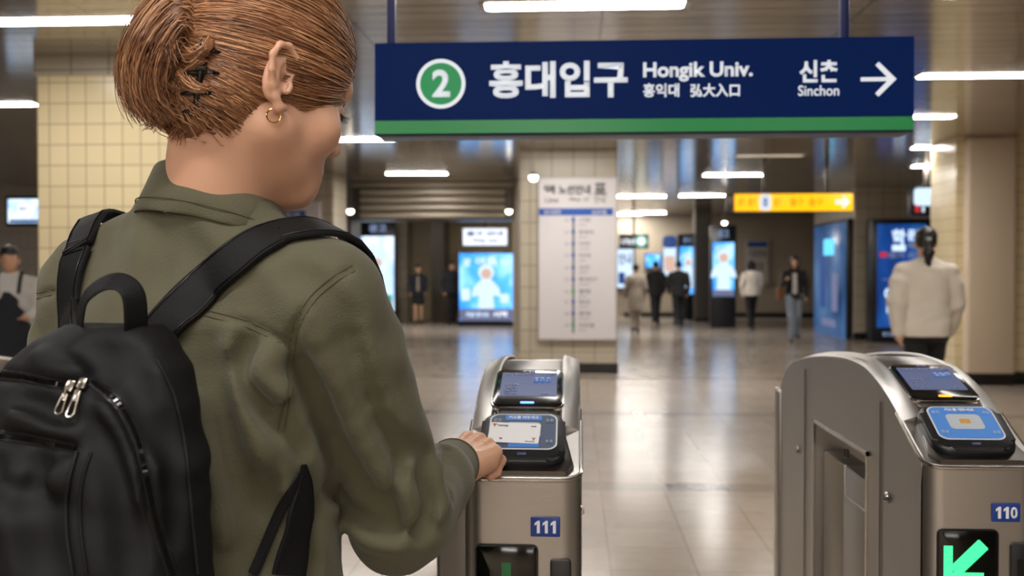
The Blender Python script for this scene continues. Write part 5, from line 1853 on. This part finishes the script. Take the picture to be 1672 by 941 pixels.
def tint():
    return TINTS[rng.choice(6, p=(.14, .24, .24, .18, .08, .12))] * rng.uniform(.85, 1.12)


sw = Strands()
W2n = np.array(W2)
UE = lambda p: (p - CE) / RE
n_done = 0
clump = rng.normal(size=(400, 3)) * .02
while n_done < 14000:
    root = cap_geo[0][rng.integers(len(cap_geo[0]))] + rng.normal(size=3) * .001
    d3 = UE(root); d3 /= np.linalg.norm(d3)
    if d3[0] < -.35 and rng.random() < .75: continue         # few on the far side
    hl = hairline(*root)
    if hl < -.002: continue
    if hl > .022 and rng.random() < .45: continue
    # the twist: a vertical line at the back of the head
    zt = np.interp(root[2], (-.07, 0, .05, .11), (-.066, -.016, .03, .072)) + rng.normal() * .007
    tgt = np.array([.006 * np.sign(root[0]) + rng.normal() * .003, -.112, zt])
    dt = UE(tgt); dt /= np.linalg.norm(dt)
    om = math.acos(np.clip(d3 @ dt, -1, 1))
    if om < .12: continue
    m = 12
    tt = np.linspace(0, 1, m)
    lift = rng.uniform(1.06, 1.155)
    cl_ = clump[int((math.atan2(d3[0], d3[2]) + PI) * 22 + (d3[1] + 1) * 9) % 400]
    wob = rng.uniform(0, 2 * PI)
    pts = []
    for t_ in tt:
        e_ = (math.sin((1 - t_) * om) * d3 + math.sin(t_ * om) * dt) / math.sin(om)
        # hair is swept first back, then gathers: bow the path upward a little
        e_ = e_ + np.array([0, 0, .10]) * math.sin(PI * t_) * (1 if d3[2] > -.2 else .2) + cl_ * math.sin(PI * t_) * 1.6
        e_ /= np.linalg.norm(e_)
        rr2 = 1.035 + (lift - 1.035) * min(1, t_ * 3.5) + .03 * t_ ** 3 + .006 * math.sin(wob + 7 * t_)
        pts.append(CE + RE * e_ * rr2)
    hgt = .0012 + rng.random() ** 1.5 * .0055
    pts = outside(pts, .0006 + hgt * np.minimum(1, tt * 4) + .003 * tt ** 3 + .001 * np.sin(wob + 6 * tt))
    c0 = ROOT if (root[2] > .045 and root[1] > .0) or root[2] < -.03 else None
    sw.add(pts @ W2n[:3, :3].T + W2n[:3, 3], .0008, .0006, tint(), c0)
    n_done += 1
# baby hairs at the nape and round the hairline
for _ in range(260):
    d3 = rng.normal(size=3); d3 /= np.linalg.norm(d3)
    root = CE + RE * d3 * 1.03
    hl = hairline(*root)
    if not (-.004 < hl < .006) or d3[0] < -.3: continue
    g_ = np.array([rng.normal() * .4, -1 if root[1] < .03 else -.2, rng.normal() * .5 - .3]); g_ /= np.linalg.norm(g_)
    L = rng.uniform(.012, .04)
    n3 = d3 / RE; n3 /= np.linalg.norm(n3)
    pts = np.array([root + g_ * L * q + n3 * (.004 + .010 * q * q * rng.random()) for q in np.linspace(0, 1, 6)])
    sw.add(pts @ W2n[:3, :3].T + W2n[:3, 3], .0004, .00012, tint())
sw.build('swept_strands', m_hair, hair)

# the twist itself: locks rise along the clip, arch over and hang down in loose ends
XBn = np.array(XBi)
bun = Strands()
GU = [  # guide locks through pixels (x, y) with distances, spread, how many
    ([(322, 95, 1.20), (324, 30, 1.185), (288, -8, 1.17), (240, 40, 1.165), (214, 105, 1.17), (222, 158, 1.175), (252, 196, 1.18)], .008, 240),
    ([(325, 110, 1.20), (322, 45, 1.18), (290, 8, 1.16), (250, 50, 1.15), (226, 110, 1.155), (234, 160, 1.165), (262, 192, 1.175)], .009, 260),
    ([(318, 120, 1.20), (312, 60, 1.175), (288, 32, 1.155), (258, 72, 1.145), (243, 122, 1.15), (252, 164, 1.16), (276, 188, 1.175)], .009, 260),
    ([(314, 130, 1.20), (302, 80, 1.175), (284, 62, 1.16), (266, 100, 1.155), (258, 140, 1.16), (272, 172, 1.17), (300, 186, 1.185)], .008, 220),
    ([(340, 80, 1.20), (352, 25, 1.19), (335, -12, 1.185), (296, -22, 1.18), (248, 18, 1.175), (218, 80, 1.175), (216, 135, 1.18), (236, 172, 1.185)], .008, 240),
    ([(318, 50, 1.195), (300, 20, 1.17), (278, 30, 1.155), (270, 70, 1.15), (276, 105, 1.155)], .007, 130),
    ([(330, 60, 1.20), (338, 90, 1.18), (330, 125, 1.175), (318, 150, 1.18), (322, 185, 1.195)], .009, 170),
    ([(345, 30, 1.21), (340, 70, 1.19), (318, 105, 1.18), (296, 150, 1.175), (310, 188, 1.19)], .008, 150),
    ([(262, 60, 1.22), (240, 110, 1.22), (240, 160, 1.215), (270, 195, 1.21), (310, 205, 1.205), (330, 190, 1.20)], .009, 170),
    ([(300, 150, 1.18), (282, 175, 1.175), (262, 192, 1.175), (244, 204, 1.18)], .006, 60),
    ([(352, 52, 1.18), (338, 78, 1.150), (318, 92, 1.150), (300, 84, 1.165)], .004, 60),
    ([(350, 140, 1.18), (332, 146, 1.152), (312, 138, 1.152), (296, 120, 1.165)], .004, 60),
    ([(346, 112, 1.18), (330, 100, 1.153), (318, 108, 1.153), (305, 125, 1.165)], .003, 30),
    ([(332, 175, 1.20), (312, 195, 1.19), (300, 212, 1.195), (296, 232, 1.205)], .007, 80),
]
for g_, spd, cnt in GU:
    gp = np.array([list(XBi @ P(*q)) for q in g_])
    g0 = spline(gp, 18)
    for _ in range(int(cnt * 2.3)):
        o0, o1, o2 = rng.normal(size=3) * spd, rng.normal(size=3) * spd, rng.normal(size=3) * spd * 1.2
        w0 = np.linspace(0, 1, 18)[:, None]
        L = rng.uniform(.86, 1.0)
        pts = g0 + o0 * (1 - w0) ** 2 * .6 + o1 * 2 * w0 * (1 - w0) + o2 * w0 ** 2
        pts = pts[:max(6, int(18 * L))]
        bun.add(pts, .0009, .0004, tint())
# flyaways
for _ in range(70):
    a = P(rng.uniform(225, 330), rng.uniform(0, 120), rng.uniform(1.16, 1.22)); a = np.array(XBi @ a)
    d3 = np.array([rng.normal() * .6 - .5, rng.normal() * .4 - .3, rng.normal() * .6 + .2]); d3 /= np.linalg.norm(d3)
    L = rng.uniform(.02, .05); bend = rng.normal(size=3) * .4
    bun.add(np.array([a + d3 * L * q + bend * L * q * q for q in np.linspace(0, 1, 7)]), .00035, .0001, tint())
bun.build('twist_strands', m_hair, hair)
f = SDF((-.3, -.3, 1.45), (.25, .15, 1.85), .004)
for g_ in (GU[1][0], GU[2][0], GU[4][0], GU[8][0]):
    gp = [np.array(XBi @ P(*q)) for q in g_]
    f.chain(gp, [.006] + [.0085] * (len(gp) - 3) + [.006, .002], .01)
f.chain([np.array(XBi @ P(*q)) for q in ((335, 50, 1.215), (322, 110, 1.205), (320, 165, 1.205), (330, 205, 1.215))], [.022, .026, .022, .014], .02)
geo_mesh('hair_twist', [f.geo()], m_haircap, woman)

# ---- claw clip in the twist
clip = thing('hair_claw_clip', 'black claw clip holding up the copper hair', 'hair clip', P(322, 120, 1.17))
CI = Matrix.Translation(-clip.location)
sp_ = [CI @ P(*q) for q in ((334, 40, 1.179), (332, 75, 1.160), (329, 115, 1.157), (322, 155, 1.160), (322, 190, 1.171))]
spn = spline(sp_, 20)
MB().tube(spn, [.003] + [.0042] * 18 + [.003], 10).build('spine', m_clip, clip)
for i in range(2, 19, 4):
    p0 = Vector(spn[i])
    for sx in (-1, 1):
        up_ = Vector(cr) * sx
        q = [p0, p0 + up_ * .010 - Vector(cf) * .004, p0 + up_ * .020 + Vector(cf) * .004, p0 + up_ * .024 + Vector(cf) * .018]
        MB().tube(spline(q, 8), np.linspace(.0028, .0012, 8), 7).build('claw', m_clip, clip)
MB().tube([Vector(spn[9]) + Vector(cr) * -.006, Vector(spn[9]) + Vector(cr) * .006], .006, 10).build('hinge', m_clip, clip)

# ---- hoop earring through the lobe
lob = W2 @ Vector((.080, -.0175, -.047))
er_w = XB @ lob
er = thing('hoop_earring', 'small gold hoop earring in the right ear', 'earring', er_w + Vector((0, 0, -.0085)))
fe = frame((0, 0, 0), (math.cos(.35), math.sin(.35), 0), (0, 0, 1))
MB().tube([fe @ Vector((.0080 * math.cos(a), .0080 * math.sin(a), 0)) for a in np.linspace(PI / 2 + .25, PI * 2.5 - .25, 40)], .0010, 8).build('hoop', m_gold, er)
MB().sphere(fe @ Vector((0, .0080, 0)), .0014).build('catch', m_gold, er)

# ================================================================== backpack
pack = thing('backpack', 'black nylon backpack worn on the back of the olive jacket', 'backpack', (BO[0], BO[1], 0), -BA)
f = SDF((-.24, -.42, .80), (.26, -.08, 1.40), .004)
LV = [(.84, .150, .080, .03, -.235), (.92, .164, .090, .03, -.240), (1.02, .166, .094, .032, -.242), (1.12, .160, .090, .033, -.238), (1.20, .147, .083, .035, -.230), (1.26, .128, .074, .038, -.220), (1.30, .106, .062, .042, -.210), (1.325, .082, .050, .046, -.2), (1.342, .052, .034, .048, -.195)]
f.loft((0, 0, 0), np.eye(3), LV, 0, 2.5)
# front pocket bulge
f.rbox((.0, -.312, 1.03), (.105, .035, .155), .03, .03, None, taper=.12)
pg = f.geo(XB)
pb0 = BVHTree.FromPolygons([Vector(q) for q in pg[0]], [tuple(int(i) for i in q) for q in pg[1]])


def pfold(pts, w, depth, n=14):
    q = [loc_(p) for p, _ in jpx(pts, n, 0, pb0)]
    if len(q) > 1: f.crease(q, w, depth)


ZIP1 = [(0, 613), (40, 617), (102, 629), (130, 632)]
ZIP2 = [(150, 624), (192, 659), (222, 715), (240, 785), (254, 850), (281, 938)]
ZIP3 = [(0, 712), (60, 720), (124, 733)]
PIPE1 = [(126, 740), (112, 790), (110, 860), (120, 938)]
PIPE2 = [(258, 590), (285, 650), (303, 735), (312, 830), (322, 938)]
for z_ in (ZIP1, ZIP2, ZIP3): pfold(z_, .006, .004, 24)
pfold([(150, 560), (160, 590), (175, 610)], .016, .006)
pfold([(60, 580), (100, 600), (150, 602)], .012, -.005)
pfold([(200, 570), (225, 640), (262, 720)], .014, .005)
pfold([(30, 650), (70, 665), (110, 690)], .012, .005)
pfold([(20, 680), (60, 690), (120, 708)], .010, -.004)
pfold([(150, 690), (190, 760), (205, 850), (215, 930)], .014, .006)
pfold([(165, 660), (205, 740), (228, 840)], .010, -.004)
pfold([(60, 760), (50, 830), (70, 920)], .018, .006)
pfold([(20, 770), (80, 790), (110, 770)], .012, -.004)
pfold([(270, 680), (285, 780), (290, 880)], .010, .005)
f.wave(lambda x, y, z: .002 * np.sin(38 * x + 6 * np.sin(21 * z)) * np.sin(33 * z + 12 * x))
pbody = geo_mesh('pack_body', [f.geo()], m_nylon, pack)
bpy.context.view_layer.update()
pb = bvh_of(pbody)


def pack_line(name, pts, r, m, n=50, lift=.0, w=None, parent=pbody):
    q = jpx(pts, n, lift, pb)
    if len(q) < 3: return None
    mbm = MB()
    if w: mbm.ribbon([XBi @ p for p, _ in q], [XBi.to_3x3() @ n_ for _, n_ in q], w, r)
    else: mbm.tube([XBi @ p for p, _ in q], r, 6)
    return mbm.build(name, m, parent)


def teeth(name, pts, n):
    q = jpx(pts, n, .0012, pb)
    mbm = MB()
    for i, (p, n_) in enumerate(q):
        t_ = (q[min(i + 1, len(q) - 1)][0] - q[max(i - 1, 0)][0])
        if t_.length < 1e-6: continue
        fr2 = frame(XBi @ p, XBi.to_3x3() @ t_, XBi.to_3x3() @ n_.cross(t_))
        mbm.box(-.0007, .0007, -.0022, .0022, -.0006, .0012, mx=fr2)
    return mbm


for z_, n_ in ((ZIP1, 70), (ZIP2, 150), (ZIP3, 70)):
    zt_ = pack_line('zip_tape', z_, .002, m_zip, 50, .0002, .012)
    tag(teeth('zip_teeth', z_, n_).build('zip_teeth', m_gloss, zt_, smooth=False), kind='stuff')
    for dy in (-7, 7):
        pack_line('stitching', [(x + (0 if z_ is not ZIP2 else dy), y + (dy if z_ is not ZIP2 else 0)) for x, y in z_], .0008, m_strap, 50, .0006, parent=zt_)
pack_line('piping', PIPE1, .0024, m_strap, 40, .001)
pack_line('piping', [(x + 22, y) for x, y in PIPE1], .0018, m_strap, 40, .001)
pack_line('piping', PIPE2, .0022, m_strap, 40, .001)
# zip pulls
for (x0, y0, x1, y1) in ((120, 632, 102, 683), (139, 630, 123, 688)):
    h = on_surface(pb, x0, y0, .004)
    h2 = on_surface(pb, x1, y1, .007)
    if not h or not h2: continue
    a_, n_ = h; b_ = h2[0]
    fr2 = frame(XBi @ a_, XBi.to_3x3() @ (b_ - a_), XBi.to_3x3() @ n_.cross(b_ - a_))
    L = (b_ - a_).length
    sl = MB().box(-.006, .006, -.0045, .0045, -.002, .0035, .0015, mx=fr2).build('zip_slider', m_pull, pack)
    pl = MB()
    pl.tube([fr2 @ Vector(q) for q in ((-.001, 0, .002), (.003, 0, .0065), (.009, 0, .004), (.010, 0, .0015))], .0011, 8)
    pl.build('loop', m_pull, sl)
    pm = MB()
    pts = [fr2 @ Vector(q) for q in ((.009, -.0022, .003), (L * .55, -.003, .0025), (L * .9, -.0042, .002), (L, -.002, .002), (L, .002, .002), (L * .9, .0042, .002), (L * .55, .003, .0025), (.009, .0022, .003))]
    pm.tube(pts, .0012, 7, closed=True)
    pm.box(.009, L * .55, -.0026, .0026, .0016, .0034, .0006, mx=fr2)
    pm.build('pull_tab', m_pull, sl)

# grab handle at the top
hpts = [(.038, -.222, 1.318), (.034, -.232, 1.350), (.040, -.236, 1.378), (.062, -.236, 1.393), (.088, -.232, 1.392), (.108, -.226, 1.375), (.112, -.222, 1.348), (.110, -.214, 1.312)]
hpts = [XBi @ P(*q) for q in ((131, 560, 1.072), (132, 518, 1.058), (142, 484, 1.048), (172, 462, 1.040), (200, 462, 1.038), (218, 482, 1.036), (222, 520, 1.040), (222, 560, 1.052))]
hs = spline(hpts, 40)
hn = []
for i, q in enumerate(hs):
    t_ = Vector(hs[min(i + 1, 39)] - hs[max(i - 1, 0)]).normalized()
    out = t_.cross(XBi.to_3x3() @ Vector(cf)).normalized()
    mixv = XBi.to_3x3() @ (-Vector(cf))
    hn.append(out * .75 + mixv * .66)
MB().ribbon(hs, hn, .026, .003).build('grab_handle', m_strap, pack)


def strap(name, px_pts, w, th, n=44, extra=(), lift=.004, nm=m_strap, stitch=True):
    q = jpx(px_pts, n, lift, jb)
    pts = [XBi @ p for p, _ in q]; nn = [XBi.to_3x3() @ v for _, v in q]
    # settle the normals
    for _ in range(4):
        nn = [(nn[max(i - 1, 0)] + nn[i] + nn[min(i + 1, len(nn) - 1)]).normalized() for i in range(len(nn))]
        pts = [pts[0]] + [(pts[i - 1] + pts[i] * 2 + pts[i + 1]) / 4 for i in range(1, len(pts) - 1)] + [pts[-1]]
    for p_, v_ in extra:
        pts.append(Vector(p_)); nn.append(Vector(v_))
    if extra:
        k0 = len(q) - 1
        tail = spline(pts[k0 - 1:], 24)
        tn = [nn[k0 - 1 + min(int(i / 23 * (len(pts) - k0)), len(pts) - k0)] for i in range(24)]
        for _ in range(5): tn = [(tn[max(i - 1, 0)] + tn[i] + tn[min(i + 1, 23)]).normalized() for i in range(24)]
        pts = pts[:k0 - 1] + [Vector(t) for t in tail]; nn = nn[:k0 - 1] + tn
    o = MB().ribbon(pts, nn, w, th, th * .3).build(name, nm, pack)
    if stitch:
        for s_ in (-.40, .40):
            pp = []
            for i, p_ in enumerate(pts):
                t_ = (pts[min(i + 1, len(pts) - 1)] - pts[max(i - 1, 0)]).normalized()
                pp.append(p_ + t_.cross(nn[i]).normalized() * (w[i] if hasattr(w, '__len__') else w) * s_ + nn[i] * th * .85)
            MB().tube(pp, .0008, 5).build('stitching', m_zip, o)
    return o


strap('shoulder_strap', [(238, 585), (262, 545), (305, 498), (360, 447), (415, 405), (460, 385)], .047, .009,
      extra=[((.170, -.012, 1.448), (.22, -.35, .9)), ((.186, .028, 1.440), (.3, .15, .95)), ((.186, .072, 1.410), (.3, .6, .7)), ((.172, .120, 1.345), (.1, .95, .3)), ((.135, .142, 1.24), (0, 1, 0)), ((.088, .142, 1.12), (.1, 1, 0)), ((.072, .144, 1.00), (0, 1, 0)), ((.080, .146, .88), (.1, 1, 0)), ((.168, .085, .82), (.8, .6, 0)), ((.200, -.03, .81), (1, 0, 0))])
strap('shoulder_strap', [(122, 590), (121, 540), (120, 480), (124, 440), (134, 408)], .047, .009,
      extra=[((-.172, -.012, 1.466), (-.2, -.4, .9)), ((-.170, .030, 1.462), (-.2, .2, .95)), ((-.160, .080, 1.425), (-.1, .7, .6)), ((-.150, .125, 1.345), (0, .95, .3)), ((-.135, .142, 1.22), (0, 1, 0)), ((-.13, .134, 1.10), (-.1, 1, 0)), ((-.19, .07, 1.02), (-.8, .5, 0)), ((-.198, -.05, .97), (-1, -.2, 0))])
strap('lower_strap', [(489, 760), (492, 785), (488, 830), (478, 880), (468, 939)], [.004 + .040 * min(1, i / 11) for i in range(20)], .006, 20)
strap('webbing_strap', [(486, 775), (464, 820), (436, 885), (410, 939)], .012, .003, 20, stitch=False)
